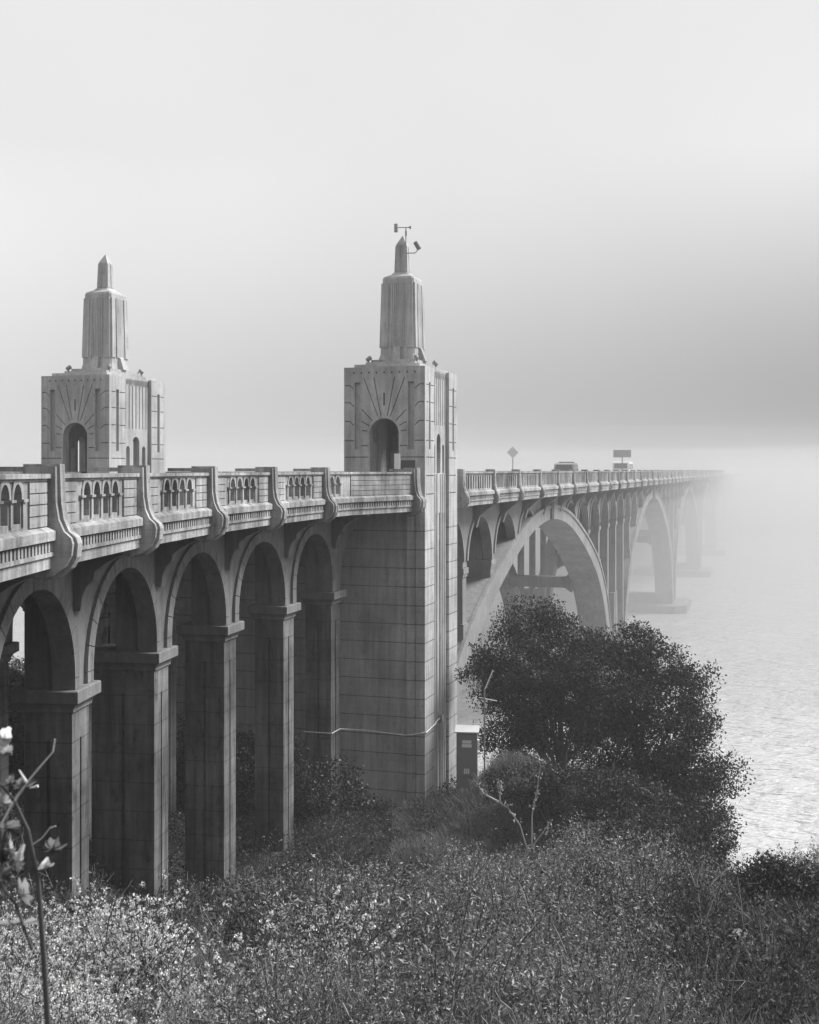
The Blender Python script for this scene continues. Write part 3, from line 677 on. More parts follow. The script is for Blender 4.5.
# utility cabinet beside the pier
cx, cy = 2.02, 41.3; cb = 6.0
cg = D(10.75); Mc = Matrix.Translation((cx, cy, cg)) @ Matrix.Rotation(R(-6), 4, 'Z')
t = thing('utility_cabinet', 'grey metal utility cabinet with a pale lid beside the tower pier', 'cabinet', Mc)
bd = part('body', MB().box(-.36, .36, -.25, .25, -.3, 1.62), M_CAB, t, Mc)
part('lid', MB().loft([[(-.42, -.31, 1.62), (.42, -.31, 1.62), (.42, .33, 1.72), (-.42, .33, 1.72)], [(-.42, -.31, 1.66), (.42, -.31, 1.66), (.42, .33, 1.77), (-.42, .33, 1.77)]]), mat('pale_lid_paint', .5, .6), t, Mc)
dr = part('door', MB().box(-.31, .31, -.275, -.251, .1, 1.55), M_CAB, t, Mc)
part('notice', MB().box(-.16, .16, -.285, -.276, 1.26, 1.37).box(-.17, .17, -.285, -.276, 1.12, 1.24), M_WHITE, dr, Mc)
part('notice', MB().box(-.1, -.05, -.285, -.276, .2, .38).box(-.03, .02, -.285, -.276, .2, .38).box(.04, .09, -.285, -.276, .2, .38), M_WHITE, dr, Mc)
part('handle', MB().box(-.27, -.23, -.31, -.276, .8, .9), M_STEEL, dr, Mc)
part('side_switch', MB().box(.361, .42, -.12, .05, 1.1, 1.35), M_WHITE, t, Mc)
# antenna mast behind the cabinet
yb = 41.9; t = thing('antenna_mast', 'thin pole behind the cabinet with a slanting aerial and crosspiece', 'aerial', Matrix.Translation(PX(484, 770, yb)))
part('pole', MB().tube([PX(484.5, 790, yb), PX(484.5, 688, yb)], .028, 6), M_STEEL, t)
b_ = MB().tube([PX(484.5, 690, yb), PX(493, 670, yb)], .02, 6)
for i in range(6):
    u = PX(486 + 1.3 * i, 687 - 3.1 * i, yb); b_.tube([u - Vector((.06, .1, .03)), u + Vector((.06, -.1, .03))], .006, 4)
part('aerial', b_, M_WHITE, t)
part('crosspiece', MB().tube([PX(479, 697.5, yb), PX(497, 701, yb)], .016, 6), M_WHITE, t)
# white notice board and post in the tower doorway
Mn = MF @ Matrix.Translation((-.6, .88, 0)); t = thing('notice_board', 'narrow white notice board standing in the nearer tower doorway', 'sign', Mn @ Matrix.Translation((0, 0, D(1.04))))
part('post', MB().box(.02, .06, -.03, .03, D(1.04), CZ + .3), M_STEEL, t, Mn); part('board', MB().box(-.02, .015, -.11, .11, D(.2), CZ + .62), M_WHITE, t, Mn)

# road signs
def sgn(s, tt, label, shape):
    Ms = MF @ Matrix.Translation((s, tt, 0)); t = thing('road_sign', label, 'sign', Ms @ Matrix.Translation((0, 0, D(1.04)))); return t, Ms
t, Ms = sgn(60.5, 10.0, 'faint diamond-shaped warning sign on a post above the bridge railing', 'd')
h = CZ + 1.6; part('post', MB().box(0, .07, -.035, .035, D(1.04), h + .2), M_STEEL, t, Ms)
part('sign_face', MB().plate([[(0, h - .53), (.53, h), (0, h + .53), (-.53, h)]], YZ, -.03, -.001), M_SIGN, t, Ms)
t, Ms = sgn(63.6, .8, 'wide dark rectangular road sign on a post above the railing ahead of the van', 'r')
h = CZ + 1.49; part('post', MB().box(.0, .08, -.04, .04, D(1.04), h + .3), M_STEEL, t, Ms)
part('sign_face', MB().box(-.03, -.001, -.78, .78, h - .33, h + .33), M_SIGNBACK, t, Ms)

def vehicle(name, label, cat, s, tt, prof, win, paint, w, wheels, wr, roofpaint=None):
    M = MF @ Matrix.Translation((s, tt, D(1.04))); t = thing(name, label, cat, M)
    h = w / 2; bd = part('body', MB().plate([prof], XZ, -h, h), paint, t, M)
    for sg in (-1, 1):
        for q in win: part('window', MB().plate([q], XZ, sg * (h - .01), sg * (h + .012)), M_GLASS, bd, M)
        for x in wheels:
            wl = part('wheel', MB().tube([(x, sg * (h - .22), wr), (x, sg * (h + .01), wr)], wr, 18), M_BLACK, t, M)
            part('rim', MB().tube([(x, sg * (h + .0), wr), (x, sg * (h + .02), wr)], wr * .6, 14), M_STEEL, wl, M)
    x0 = min(p[0] for p in prof)
    for sg in (-1, 1): part('tail_light', MB().box(x0 - .02, x0 + .05, sg * (h - .15) - .08, sg * (h - .15) + .08, .8, 1.15), M_CARP, t, M)
    return t, M
prof = [(-2.2, .35), (2.2, .35), (2.3, .55), (2.25, .85), (1.3, 1.02), (.7, 1.02), (.15, 1.62), (-.1, 1.7), (-1.6, 1.72), (-1.95, 1.6), (-2.25, 1.05), (-2.28, .5)]
win = [[(.55, 1.06), (.1, 1.55), (-.45, 1.58), (-.45, 1.06)], [(-.55, 1.06), (-.55, 1.58), (-1.35, 1.6), (-1.35, 1.06)], [(-1.45, 1.08), (-1.45, 1.58), (-1.8, 1.52), (-2.0, 1.08)]]
t, M = vehicle('parked_car', 'silver estate car half hidden behind the bridge railing', 'car', 67.4, 6.3, prof, win, M_CARP, 1.8, (-1.4, 1.4), .33); t.name = 'car'; WM['car'] = M
part('rear_window', MB().add([(-1.99, -.7, 1.58), (-1.99, .7, 1.58), (-2.25, .78, 1.12), (-2.25, -.78, 1.12)], [(0, 1, 2, 3)]), M_GLASS, t, M)
part('roof_rack', MB().box(-1.4, .0, -.62, -.58, 1.75, 1.8).box(-1.4, 0, .58, .62, 1.75, 1.8).box(-1.1, -1.05, -.62, .62, 1.76, 1.84).box(-.3, -.25, -.62, .62, 1.76, 1.84), M_BLACK, t, M)
prof = [(-2.6, .35), (2.5, .35), (2.6, .6), (2.55, 1.0), (2.1, 1.25), (1.5, 2.0), (1.2, 2.12), (-2.4, 2.16), (-2.58, 2.0), (-2.65, 1.0)]
win = [[(1.95, 1.2), (1.45, 1.85), (.8, 1.85), (.8, 1.2)], [(.65, 1.2), (.65, 1.85), (-.7, 1.85), (-.7, 1.2)], [(-.85, 1.2), (-.85, 1.85), (-2.2, 1.85), (-2.2, 1.2)]]
t, M = vehicle('van', 'white van driving on the bridge deck behind the wide rectangular sign', 'van', 106, 6.0, prof, win, M_VANP, 1.95, (-1.7, 1.6), .36)
part('rear_window', MB().add([(-2.62, -.75, 1.9), (-2.62, .75, 1.9), (-2.67, .8, 1.3), (-2.67, -.8, 1.3)], [(0, 1, 2, 3)]), M_GLASS, t, M)

# ------------------------------------------------------------------ vegetation (all leaf-sized faces)
def np_mesh(name, V, Q, mi, mats, label=None, cat=None, kind=None, group=None, parent=None):
    me = bpy.data.meshes.new(name); me.vertices.add(len(V)); me.vertices.foreach_set('co', V.astype(np.float32).ravel())
    me.loops.add(Q.size); me.loops.foreach_set('vertex_index', Q.astype(np.int32).ravel())
    me.polygons.add(len(Q)); me.polygons.foreach_set('loop_start', np.arange(0, Q.size, 4, dtype=np.int32))
    me.polygons.foreach_set('material_index', np.asarray(mi, np.int32))
    for m_ in mats: me.materials.append(m_)
    me.update(calc_edges=True)
    o = bpy.data.objects.new(name, me); finish(o, parent, Matrix()); tag(o, label, cat, group, kind); return o
def rotm(n):
    q = RNG.standard_normal((n, 4)); q /= np.linalg.norm(q, axis=1)[:, None]; w, x, y, z = q.T
    return np.stack([1 - 2 * (y * y + z * z), 2 * (x * y - w * z), 2 * (x * z + w * y), 2 * (x * y + w * z), 1 - 2 * (x * x + z * z), 2 * (y * z - w * x), 2 * (x * z - w * y), 2 * (y * z + w * x), 1 - 2 * (x * x + y * y)], 1).reshape(n, 3, 3)
def leaves_at(Pn, size, ratio=.5, dirs=None, jitter=.35, up=0):
    """one folded diamond per point; dirs = leaf direction"""
    n = len(Pn); s = size * (1 + jitter * (RNG.random(n) * 2 - 1)); d = RNG.standard_normal((n, 3)) if dirs is None else dirs + .45 * RNG.standard_normal((n, 3))
    d[:, 2] += up; d /= np.linalg.norm(d, axis=1)[:, None]
    r = RNG.standard_normal((n, 3)); r[:, 2] *= .4; w = np.cross(d, r); w /= np.linalg.norm(w, axis=1)[:, None] + 1e-9; nn = np.cross(w, d)
    s = s[:, None]; a = Pn; c = Pn + d * s; m = Pn + d * s * .45
    V = np.stack([a, m + w * s * ratio / 2 + nn * s * .08, c - nn * s * .12, m - w * s * ratio / 2 + nn * s * .08], 1).reshape(-1, 3)
    return V, np.arange(4 * n).reshape(n, 4)
def stem_quads(a, b, r):
    """thin three-sided prisms from a to b (arrays)"""
    n = len(a); d = b - a; u = np.cross(d, np.array([.3, .9, .1])); u /= np.linalg.norm(u, axis=1)[:, None] + 1e-9; v = np.cross(d, u); v /= np.linalg.norm(v, axis=1)[:, None] + 1e-9
    r = np.broadcast_to(np.asarray(r, float), (n,))[:, None]; V = []
    for p, k in ((a, 1), (b, .6)):
        for t_ in (0, 2.1, 4.2): V.append(p + (u * math.cos(t_) + v * math.sin(t_)) * r * k)
    V = np.stack(V, 1).reshape(-1, 3); base_ = np.arange(n)[:, None] * 6
    Q = np.concatenate([base_ + np.array([i, (i + 1) % 3, 3 + (i + 1) % 3, 3 + i]) for i in range(3)], 0); return V, Q
class Batch:
    def __init__(s): s.V = []; s.Q = []; s.m = []; s.n = 0
    def add(s, V, Q, mi): s.V.append(V); s.Q.append(Q + s.n); s.m.append(np.full(len(Q), mi)); s.n += len(V)
    def add_arr(s, V, Q, mi): s.V.append(V); s.Q.append(Q + s.n); s.m.append(mi); s.n += len(V)
    def arrays(s): return np.concatenate(s.V), np.concatenate(s.Q), np.concatenate(s.m)
    def out(s, name, mats, **k): V, Q, m = s.arrays(); return np_mesh(name, V, Q, m, mats, **k)
def sprig(kind):
    """one plant of unit-ish size rooted at the origin: (V, Q, mat) - 0 stem, 1 leaf, 2 flower"""
    b = Batch(); nst = {'flower': 5, 'pale': 6, 'grass': 1, 'weed': 4}[kind]
    if kind == 'grass':
        n = 26; a = RNG.normal(0, .07, (n, 3)); a[:, 2] = 0; d = RNG.normal(0, .28, (n, 3)); d[:, 2] = .5 + .5 * RNG.random(n)
        mid = a + d * .55; tip = a + d + np.array([0, 0, -.22]) * RNG.random((n, 1)); w = np.cross(d, RNG.standard_normal((n, 3))); w /= np.linalg.norm(w, axis=1)[:, None]; w *= .007
        for p, q in ((a, mid), (mid, tip)):
            V = np.stack([p - w, p + w, q + w * .6, q - w * .6], 1).reshape(-1, 3); b.add(V, np.arange(4 * n).reshape(n, 4), 1)
        return b.arrays()
    for _ in range(nst):
        lean = RNG.normal(0, .26, 3); H = .6 + .5 * RNG.random(); ts = np.linspace(0, 1, 6)
        path = np.stack([lean[0] * ts ** 1.4, lean[1] * ts ** 1.4, H * ts], 1) + RNG.normal(0, .015, (6, 3))
        V, Q = stem_quads(path[:-1], path[1:], .005); b.add(V, Q, 0)
        nl = {'flower': 16, 'pale': 52, 'weed': 26}[kind]; tt = .1 + .9 * RNG.random(nl) ** .8
        pp = np.stack([np.interp(tt, ts, path[:, i]) for i in range(3)], 1); dd = RNG.standard_normal((nl, 3)); dd[:, 2] = .4 + .5 * RNG.random(nl)
        pp = pp + dd * np.array([.03, .03, .01])
        V, Q = leaves_at(pp, {'flower': .04, 'pale': .046, 'weed': .055}[kind], {'flower': .35, 'pale': .28, 'weed': .38}[kind], dd); b.add(V, Q, 1)
        if kind == 'flower':
            for i in range(10):
                u = 1 - .5 * RNG.random() ** 1.5; c = np.array([np.interp(u, ts, path[:, q]) for q in range(3)]) + RNG.normal(0, .022, 3) * (1 + 1.5 * (1 - u)); k = 7
                V, Q = leaves_at(c + RNG.normal(0, .010, (k, 3)), .019, .95, up=.6); b.add(V, Q, 2)
    return b.arrays()
def plant_field(name, kind, pts, scale, mats, lab, var=6):
    global RNG
    RNG = np.random.default_rng(len(name) * 7 + len(pts)); protos = [sprig(kind) for _ in range(var)]; b = Batch(); n = len(pts); pick = RNG.integers(0, var, n); ang = RNG.random(n) * 6.28; sc_ = scale * (.65 + .7 * RNG.random(n)) * (pts[:, 3] if pts.shape[1] > 3 else 1) * np.clip(pts[:, 1] / 12.5, .5, 1)
    for v_ in range(var):
        I = np.where(pick == v_)[0]
        if not len(I): continue
        V, Q, m_ = protos[v_]; ca, sa = np.cos(ang[I]), np.sin(ang[I]); s = sc_[I][:, None]
        X = (V[None, :, 0] * ca[:, None] - V[None, :, 1] * sa[:, None]) * s + pts[I, 0:1]; Y = (V[None, :, 0] * sa[:, None] + V[None, :, 1] * ca[:, None]) * s + pts[I, 1:2]
        Z = V[None, :, 2] * s + pts[I, 2:3]; VV = np.stack([X, Y, Z], 2).reshape(-1, 3)
        QQ = (Q[None] + (np.arange(len(I)) * len(V))[:, None, None]).reshape(-1, 4); b.add_arr(VV, QQ, np.tile(m_, len(I)))
    return b.out(name, mats, label=lab, kind='stuff')
def fnoise(x, y, f=1.0, ph=0): return (np.sin(x * 1.7 * f + ph) * np.cos(y * 1.3 * f - ph) + np.sin((x + y) * .9 * f + 2 * ph) + .6 * np.sin(x * 3.1 * f - y * 2.7 * f + ph)) / 2.6
def scatter(n, y0, y1, fx0, fx1, pw=1.0):
    """points spread over the bank between two distances and two picture columns (as slopes), inside the visible wedge"""
    Y = y0 + (y1 - y0) * RNG.random(n) ** pw; X = Y * (fx0 + (fx1 - fx0) * RNG.random(n)); return np.stack([X, Y, ground(X, Y)], 1)
def px_of(p): return 409.5 + F * p[:, 0] / p[:, 1]
# keep plants out of the concrete
def clear(p):
    q = np.array([(MF.inverted() @ Vector((a, b, 0)))[:2] for a, b in p[:, :2]]); bad = (q[:, 0] > -.25) & (q[:, 0] < PL + .2) & (q[:, 1] > -.2) & (q[:, 1] < 16.5)
    for k in C:
        inv = NF[k].inverted(); r_ = np.array([(inv @ Vector((a, b, 0)))[:2] for a, b in p[:, :2]])
        for row in range(3): bad |= (abs(r_[:, 0]) < .6) & (abs(r_[:, 1] - .65 - 4.2 * row) < .62)
    bad |= (abs(p[:, 0] - 2.02) < .45) & (abs(p[:, 1] - 41.3) < .4)
    bad |= (abs(409.5 + F * p[:, 0] / p[:, 1] - 741) < 19) & (p[:, 1] > 13.5) & (p[:, 1] < 20.2)
    return p[~bad]
def bushes(c, m, rad):
    """each bush centre becomes m shoots that fan out from it"""
    c = np.repeat(c, m, 0); r_ = rad * (.5 + .9 * np.repeat(RNG.random(len(c) // m), m)); a_ = RNG.random(len(c)) * 6.28; q = r_ * RNG.random(len(c)) ** .6
    c[:, 0] += q * np.cos(a_); c[:, 1] += q * np.sin(a_); c[:, 2] = ground(c[:, 0], c[:, 1]) - .35 * (q / rad) ** 2 - .05; sc_ = np.repeat(.6 + .8 * RNG.random(len(c) // m), m); return np.column_stack([c, sc_])
# white-flowering plants, lower left
p = scatter(400, 7.0, 20.5, -.40, .16, .75); x = px_of(p)
keep = RNG.random(len(p)) < np.clip(.8 - (x - 130) / 230 + 1.1 * fnoise(p[:, 0], p[:, 1], 1.3), .03, 1); keep &= p[:, 1] < 17 - (x > 100) * (x - 100) / 60
plant_field('flowering_plants', 'flower', clear(bushes(p[keep], 13, .32)), .68, [M_STEMD, M_WEED, M_PETAL], 'mass of small white flowers filling the lower left foreground')
# pale narrow-leaved scrub, lower middle
p = scatter(360, 7.0, 30, -.18, .30, .75); x = px_of(p); d_ = fnoise(p[:, 0], p[:, 1], .9, 1)
keep = RNG.random(len(p)) < np.clip(.75 + 1.0 * d_ - np.maximum(0, (x - 600) / 130) - np.maximum(0, (330 - x) / 120), 0, 1)
keep &= ~((p[:, 1] > 27) & (x < 470))
plant_field('pale_scrub', 'pale', clear(bushes(p[keep], 12, .55)), .85, [M_STEMD, M_PALE], 'pale narrow-leaved scrub covering the middle foreground')
# weeds over the whole near slope
p = scatter(5200, 6, 34, -.42, .42, .85)
plant_field('weeds', 'weed', clear(p), .36, [M_STEMD, M_DARKLEAF], 'dark leafy weeds between the flowers and scrub')
p = scatter(150, 7.5, 28, -.25, .33, .8); keep = fnoise(p[:, 0], p[:, 1], .8, 5) > -.1
plant_field('grey_scrub', 'weed', clear(bushes(p[keep], 14, .4)), .82, [M_STEMD, M_WEED], 'taller grey broad-leaved scrub standing out of the pale scrub')
# grasses
p = np.concatenate([scatter(1800, 7, 30, -.4, .42), scatter(3800, 33, 43, -.01, .14), scatter(500, 12, 24, -.40, -.15)])
plant_field('grass', 'grass', clear(p), .6, [M_GRASS, M_GRASS], 'dry grass tufts on the bank')
# brambles and ivy over the bank from the columns to the water
def cover(name, n, y0, y1, f0, f1, m, lab, hgt=.5, size=.085, leafn=7):
    c = clear(scatter(n, y0, y1, f0, f1)); lump = .55 + .45 * fnoise(c[:, 0], c[:, 1], 1.1, 3); c[:, 2] += hgt * lump * RNG.random(len(c))
    pts = np.repeat(c, leafn, 0) + RNG.normal(0, .11, (len(c) * leafn, 3)); b = Batch(); V, Q = leaves_at(pts, size, .62, up=.35); b.add(V, Q, 0)
    k = len(c) // 6; a = c[:k] - np.array([0, 0, .4]); V, Q = stem_quads(a, c[:k] + RNG.normal(0, .12, (k, 3)) + [0, 0, .1], .007); b.add(V, Q, 1)
    b.out(name, [m, M_STEMD], label=lab, kind='stuff')
cover('brambles', 17000, 20, 47, -.40, .02, M_IVY, 'dark brambles round the column feet', .9)
cover('ivy', 21000, 27, 58, .0, .40, M_IVY, 'dark low undergrowth on the right of the bank', .7)

cover('bramble_patch', 7000, 13, 29, .15, .36, M_DARKLEAF, 'dark bramble patch in the lower right corner', .8, .06, 8)
# ---- trees and shrubs that stand as things of their own
def woody(name, label, cat, base, blobs, leaf_m, leaf_size, clump_leaves, clumps, trunk_r=.16, seed=1, group=None, sprigs=True, bark=None, cs=.22):
    """trunk and limbs reaching into irregular leaf clumps; blobs = (centre, radii)"""
    global RNG
    RNG = np.random.default_rng(seed); rnd = random.Random(seed)
    t = thing(name, label, cat, Matrix.Translation(base), group); B = Vector(base)
    tot = sum(r[0] * r[1] * r[2] for c, r in blobs) ; cc = []; tops = []
    for c, r in blobs:
        n = max(3, int(clumps * (r[0] * r[1] * r[2]) ** .8 / sum((q[0] * q[1] * q[2]) ** .8 for _, q in blobs)))
        d = RNG.standard_normal((n, 3)); d /= np.linalg.norm(d, axis=1)[:, None]; rad = .55 + .45 * RNG.random(n) ** .5
        q = np.array(c) + d * rad[:, None] * np.array(r) * (1 + .12 * RNG.standard_normal((n, 1))); cc.append(q)
    cc = np.concatenate(cc); cc = cc[cc[:, 2] > ground(cc[:, 0], cc[:, 1]) + .15]
    mb = MB(); hubs = []
    for c, r in blobs:
        v = Vector(c) - Vector((0, 0, r[2] * .35)); mid = B.lerp(v, .5) + Vector((rnd.uniform(-.3, .3), rnd.uniform(-.3, .3), rnd.uniform(-.1, .3)))
        mb.tube([B + Vector((0, 0, -.3)), B.lerp(mid, .4) + Vector((rnd.uniform(-.1, .1), 0, .1)), mid, v], [trunk_r, trunk_r * .75, trunk_r * .5, trunk_r * .3], 7); hubs.append(v); hubs.append(mid)
    sel = cc[RNG.permutation(len(cc))[:min(len(cc), 150)]]
    for q in sel:
        q = Vector(q); h = min(hubs, key=lambda a: (a - q).length); m_ = h.lerp(q, .5) + Vector((rnd.uniform(-.15, .15), rnd.uniform(-.15, .15), rnd.uniform(-.05, .2)))
        mb.tube([h, m_, q], [trunk_r * .24, trunk_r * .14, .008], 5)
    part('trunk', mb, bark or M_BARK, t)
    sz = cs * (.7 + .6 * RNG.random(len(cc))); nl = clump_leaves; idx = np.repeat(np.arange(len(cc)), nl)
    off = np.clip(RNG.standard_normal((len(idx), 3)), -1.5, 1.5) * sz[idx][:, None] * np.array([1, 1, .7]); pts = cc[idx] + off
    if sprigs:                                     # little shoots that break the outline
        k = len(cc) // 4; s_ = RNG.permutation(len(cc))[:k]; dirs = cc[s_] - np.mean(cc, 0); dirs /= np.linalg.norm(dirs, axis=1)[:, None]; dirs[:, 2] += .3
        tt = RNG.random((k, 16, 1)) * cs * 1.9; pp = cc[s_][:, None] + dirs[:, None] * tt + np.clip(RNG.normal(0, cs * .16, (k, 16, 3)), -cs * .3, cs * .3); pts = np.concatenate([pts, pp.reshape(-1, 3)])
    V, Q = leaves_at(pts, leaf_size, .55, up=.2); np_mesh('crown', V, Q, np.zeros(len(Q)), [leaf_m], parent=t)
    return t
def bl(x, y, Y, rx, ry, rd=None):
    p = PX(x, y, Y); return (tuple(p), (rx / F * Y, (rd or (rx + ry) / 2) / F * Y, ry / F * Y))
g = 'trees on the river bank'
woody('tree', 'dark dense tree on the bank just right of the tower pier', 'tree', (PX(562, 752, 45).x, 45, gz(6, 45)),
      [bl(532, 622, 47, 30, 22), bl(505, 650, 46, 26, 26), bl(484, 676, 46.5, 20, 24), bl(572, 640, 46, 28, 24), bl(548, 672, 45, 40, 28), bl(595, 660, 46, 28, 26), bl(520, 705, 45.5, 30, 26), bl(575, 700, 45, 36, 26), bl(505, 735, 45, 30, 20), bl(560, 730, 47, 50, 26), bl(590, 715, 47, 34, 24)],
      M_LEAFTREE, .105, 150, 420, .11, 11, g, cs=.31)
woody('tree', 'dark spreading tree leaning over the water, right of its denser neighbour', 'tree', (PX(642, 795, 42.5).x, 42.5, gz(8.4, 42.5)),
      [bl(630, 648, 44, 24, 22), bl(656, 668, 43.5, 24, 24), bl(684, 690, 43, 22, 24), bl(636, 700, 43, 36, 30), bl(694, 722, 42, 20, 22), bl(664, 738, 42, 34, 28), bl(606, 740, 42.5, 32, 28), bl(690, 768, 41.5, 26, 22), bl(716, 785, 41, 20, 16), bl(712, 822, 40.5, 20, 18), bl(640, 785, 42, 34, 24), bl(728, 766, 41, 7, 6), bl(676, 808, 41, 24, 20), bl(650, 800, 42, 44, 30)],
      M_LEAFTREE, .105, 150, 430, .10, 12, g, cs=.31)
sg = 'shrubs on the bank'
woody('shrub', 'low dark bush below the two trees, left of the sparse hanging branches', 'shrub', (PX(590, 840, 36).x, 36, gz(5.5, 36)),
      [bl(590, 795, 37, 50, 30), bl(530, 785, 38, 40, 20), bl(640, 820, 36, 50, 34), bl(610, 845, 33, 60, 24), bl(690, 870, 30, 40, 20)], M_DARKLEAF, .09, 70, 480, .05, 13, sg, cs=.16)
woody('shrub', 'dark rounded bush at the right edge above the water', 'shrub', (PX(780, 930, 22).x, 22, gz(6.9, 22)),
      [bl(770, 885, 22, 30, 22), bl(805, 898, 22, 36, 24), bl(790, 925, 21, 44, 24)], M_DARKLEAF, .06, 70, 420, .05, 14, sg, cs=.13)
woody('shrub', 'sparse leafy branches hanging at the lower right end of the trees', 'shrub', (PX(705, 870, 33).x, 33, gz(8.3, 33)),
      [bl(705, 830, 33, 24, 34), bl(680, 850, 32, 30, 24), bl(725, 850, 33, 14, 16)], M_LEAFTREE, .08, 30, 170, .04, 15, sg, cs=.16)
woody('shrub', 'wispy pale bush beside the dark bush, nearer its left', 'shrub', (PX(790, 890, 26).x, 26, gz(8.4, 26)),
      [bl(792, 866, 27, 16, 14), ], M_PALE, .05, 14, 60, .02, 16, sg, cs=.1)
woody('shrub', 'wispy pale bush cut by the right edge of the picture', 'shrub', (PX(818, 890, 26).x, 26, gz(9.0, 26)),
      [bl(816, 866, 26, 14, 15)], M_PALE, .05, 14, 60, .02, 17, sg, cs=.1)
woody('shrub', 'dark bush in the shade behind the columns', 'shrub', (PX(262, 780, 44).x, 41, gz(-5.2, 41)),
      [bl(262, 760, 41, 44, 34), bl(205, 770, 42, 44, 44), bl(330, 790, 39.5, 34, 24)], M_DARKLEAF, .11, 36, 420, .05, 18, sg)
woody('shrub', 'bright leafy bush left of the second column, seen under the first arch', 'shrub', (PX(14, 690, 48).x, 48, gz(-16, 48)),
      [bl(14, 676, 48, 26, 16), bl(50, 720, 46, 40, 30)], M_PALE, .11, 30, 160, .05, 19, sg)
# bare or sparse saplings
def sapling(label, stems, m_st, leaf_m, nleaf, lsize, r=.02, seed=3, name='sapling', cat='sapling', group='bare saplings'):
    global RNG
    RNG = np.random.default_rng(seed); t = thing(name, label, cat, Matrix.Translation(stems[0][0]), group); mb = MB(); pts = []; dr = []
    for s in stems:
        s = [Vector(p) for p in s]; n = len(s); mb.tube(s, [r * (1 - .75 * i / (n - 1)) for i in range(n)], 5)
        for _ in range(nleaf):
            u = (.35 + .65 * RNG.random()) * (n - 1); i = min(int(u), n - 2); pts.append(s[i].lerp(s[i + 1], u - i) + Vector(RNG.normal(0, lsize * .5, 3))); dr.append(s[i + 1] - s[i])
    part('stems', mb, m_st, t)
    if pts:
        V, Q = leaves_at(np.array([tuple(p) for p in pts]), lsize, .5, None, up=.4); np_mesh('leaves', V, Q, np.zeros(len(Q)), [leaf_m], parent=t)
    return t
Y1 = 22
sapling('leafy sapling with three pale stems below the utility cabinet', [[PX(520, 865, Y1), PX(530, 850, Y1), PX(546, 828, Y1), PX(552, 820, Y1)], [PX(528, 852, Y1), PX(520, 825, Y1), PX(508, 808, Y1), PX(496, 800, Y1)], [PX(532, 846, Y1), PX(532, 815, Y1), PX(537, 790, Y1), PX(541, 762, Y1)], [PX(500, 803, Y1), PX(500, 790, Y1), PX(499, 780, Y1)], [PX(497, 801, Y1), PX(484, 794, Y1), PX(476, 782, Y1)]], M_TWIG, foliage('sapling_leaf', .3, .5), 26, .075, .02)
Y2 = 14
sapling('bare forked sapling in front of the scrub at lower right', [[PX(710, 1040, Y2), PX(706, 990, Y2), PX(690, 955, Y2), PX(674, 915, Y2)], [PX(706, 985, Y2), PX(702, 930, Y2), PX(697, 880, Y2), PX(706, 855, Y2)], [PX(702, 930, Y2), PX(716, 893, Y2)], [PX(697, 890, Y2), PX(686, 860, Y2)], [PX(708, 1000, Y2), PX(745, 975, Y2), PX(757, 950, Y2)]], M_TWIG, M_DARKLEAF, 4, .03, .014, 4)
sapling('bare grey branch slanting across the middle scrub', [[PX(478, 1040, 12), PX(505, 1005, 12), PX(545, 960, 12), PX(590, 915, 12)], [PX(545, 960, 12), PX(540, 930, 12)], [PX(640, 1040, 12), PX(615, 985, 12), PX(600, 950, 12)]], mat('grey_twig', .2), M_PALE, 14, .035, .010, 5)
sapling('thin pale twig standing near the lower right corner', [[PX(793, 1000, 15), PX(797, 965, 15), PX(812, 948, 15), PX(806, 930, 15)], [PX(790, 985, 15), PX(806, 984, 15)]], M_TWIG, M_PALE, 0, .03, .012, 6)

# dead upright stalks and arching bramble canes among the scrub
RNG = np.random.default_rng(33); bt = Batch(); p = scatter(420, 8, 30, -.38, .36, .8)
for q in p:
    n_ = 6; H_ = (.5 + .7 * RNG.random()) * min(1, q[1] / 14); ln_ = RNG.normal(0, .35, 2); ts = np.linspace(0, 1, n_); path = np.stack([q[0] + ln_[0] * ts ** 1.6, q[1] + ln_[1] * ts ** 1.6, q[2] + H_ * (ts - .25 * ts ** 2 * abs(ln_[0]) * 2)], 1) + RNG.normal(0, .012, (n_, 3))
    V, Q = stem_quads(path[:-1], path[1:], .006 + .004 * RNG.random()); bt.add(V, Q, int(RNG.random() < .5))
    for _ in range(4):
        u = 2 + int(3 * RNG.random()); e = path[u] + RNG.normal(0, .14, 3) + [0, 0, .14]; V, Q = stem_quads(path[u:u + 1], e[None], .004); bt.add(V, Q, int(RNG.random() < .5))
bt.out('dead_stalks', [M_STEMD, mat('dry_stalk', .22)], label='thin dead stalks standing up through the scrub', kind='stuff')
# tall out-of-focus weed close to the lens at the left edge
Yw = 3.0
t = thing('tall_weed', 'tall weed with dry stalk and broad ragged leaves at the left edge', 'weed', Matrix.Translation(PX(48, 1040, Yw)))
mb = MB(); mb.tube([PX(50, 1060, Yw), PX(44, 960, Yw), PX(38, 880, Yw), PX(28, 830, Yw), PX(14, 800, Yw), PX(-8, 775, Yw)], [.0085, .0075, .0065, .005, .004, .002], 8)
mb.tube([PX(32, 950, Yw), PX(16, 905, Yw), PX(-10, 870, Yw)], [.004, .004, .003], 6); part('stalk', mb, mat('weed_stalk', .09, .7), t)
mb = MB().tube([PX(-6, 838, Yw), PX(8, 812, Yw), PX(18, 795, Yw), PX(29, 780, Yw), PX(40, 767, Yw), PX(53, 752, Yw), PX(55, 739, Yw)], [.0042, .0035, .0042, .0022, .0026, .0018, .0016], 6)
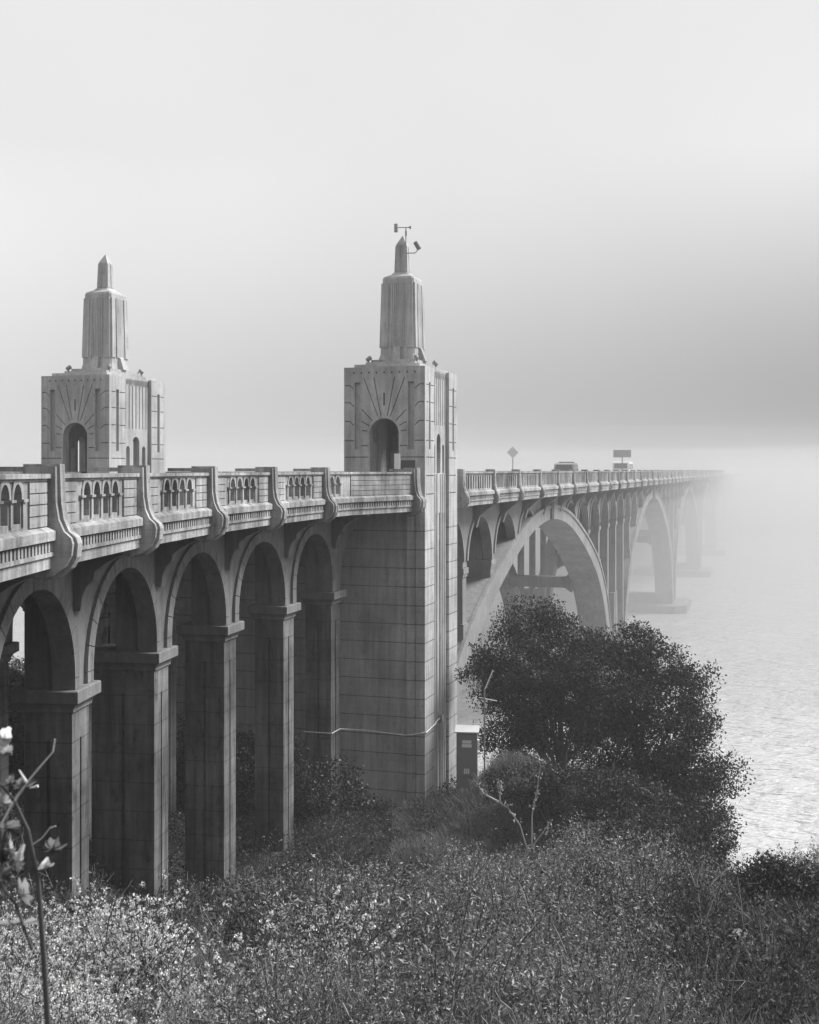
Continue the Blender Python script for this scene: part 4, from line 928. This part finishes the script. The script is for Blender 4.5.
mb.tube([PX(27, 783, Yw), PX(19, 770, Yw)], [.004, .002], 6); mb.tube([PX(30, 788, Yw), PX(38, 786, Yw)], [.002, .004], 6); mb.tube([PX(32, 845, Yw), PX(42, 838, Yw), PX(50, 828, Yw), PX(56, 826, Yw)], [.0015] * 4, 5)
part('twig', mb, mat('bleached_twig', .75), t)
def bigleaf(x, y, rx, ry, rot, m_, tilt=0, seed=0, rag=.12, Y=Yw):
    rr = random.Random(seed); mb = MB(); c = PX(x, y, Y); n = 34; ring = []
    for i in range(n):
        a = 2 * math.pi * i / n; k = 1 + rr.uniform(-rag, rag) * 1.4 + .1 * math.sin(a * 3 + seed); u, v = rx * k * math.cos(a), ry * k * math.sin(a) * (1 - .35 * abs(math.cos(a)) ** 3); ca, sa = math.cos(rot), math.sin(rot)
        X, Z = u * ca - v * sa, u * sa + v * ca; ring.append(c + Vector((X / F * Y, (abs(v) / ry * .02 + .012 * math.sin(u * .5 + seed) + X * tilt / F * Y), Z / F * Y)))
    mid = [c + (p - c) * .5 + Vector((0, -.006, 0)) for p in ring]
    mb.v = [tuple(p) for p in ring + mid + [c]]
    for i in range(n): j = (i + 1) % n; mb.f.append((i, j, n + j, n + i)); mb.f.append((n + i, n + j, 2 * n))
    return part('leaf', mb, m_, t)
ML1 = mat('dry_pale_leaf', .62, .7); ML2 = mat('grey_leaf', .12, .7); ML3 = mat('mid_leaf', .25, .7)
for a in ((52, 849, 10, 9, 0, ML2, .4, 1, .2), (46, 866, 7, 5, .3, ML1, .2, 2, .08), (9, 848, 5, 11, .1, ML1, .5, 3), (18, 860, 6, 14, -.2, ML1, -.3, 4), (22, 895, 5, 14, .3, ML3, .4, 5, .2), (2, 738, 9, 9, 0, ML1, .4, 6, .12), (6, 752, 6, 6, 0, ML3, .4, 7, .2), (22, 786, 9, 7, .4, ML2, .5, 8, .25), (10, 783, 6, 6, 0, ML2, .3, 9, .2), (0, 803, 9, 8, 0, ML3, .3, 10, .2), (7, 828, 12, 5, 0, ML2, .4, 11, .2), (5, 876, 8, 7, .4, ML2, -.4, 12, .25), (14, 924, 22, 3, .03, ML3, .2, 13, .1), (2, 850, 6, 20, 0, ML2, .4, 14, .3)): bigleaf(*a)
# rocks at the edge of the bank
for i, (x, y, rx, lab) in enumerate(((737, 927, 10, 'flat pale rock on the bank, upper of two beside the dark bush'), (748, 941, 9, 'chunky pale rock on the bank, lower of two beside the dark bush'))):
    c = PX(x, y, 19.4 - i * .8); c.z = gz(c.x, c.y) + .04; bmx = bmesh.new(); bmesh.ops.create_icosphere(bmx, subdivisions=3, radius=1); rr = random.Random(i)
    for v_ in bmx.verts: v_.co = Vector((v_.co.x * rx / F * 20, v_.co.y * .2, v_.co.z * .09)) * (1 + .22 * math.sin(v_.co.x * 5 + i) * math.cos(v_.co.y * 4 + v_.co.z * 6))
    me = bpy.data.meshes.new('rock'); bmx.to_mesh(me); bmx.free(); me.materials.append(M_ROCK)
    tag(finish(bpy.data.objects.new('rock', me), None, Matrix.Translation(c)), lab, 'rock', 'pale rocks on the bank')
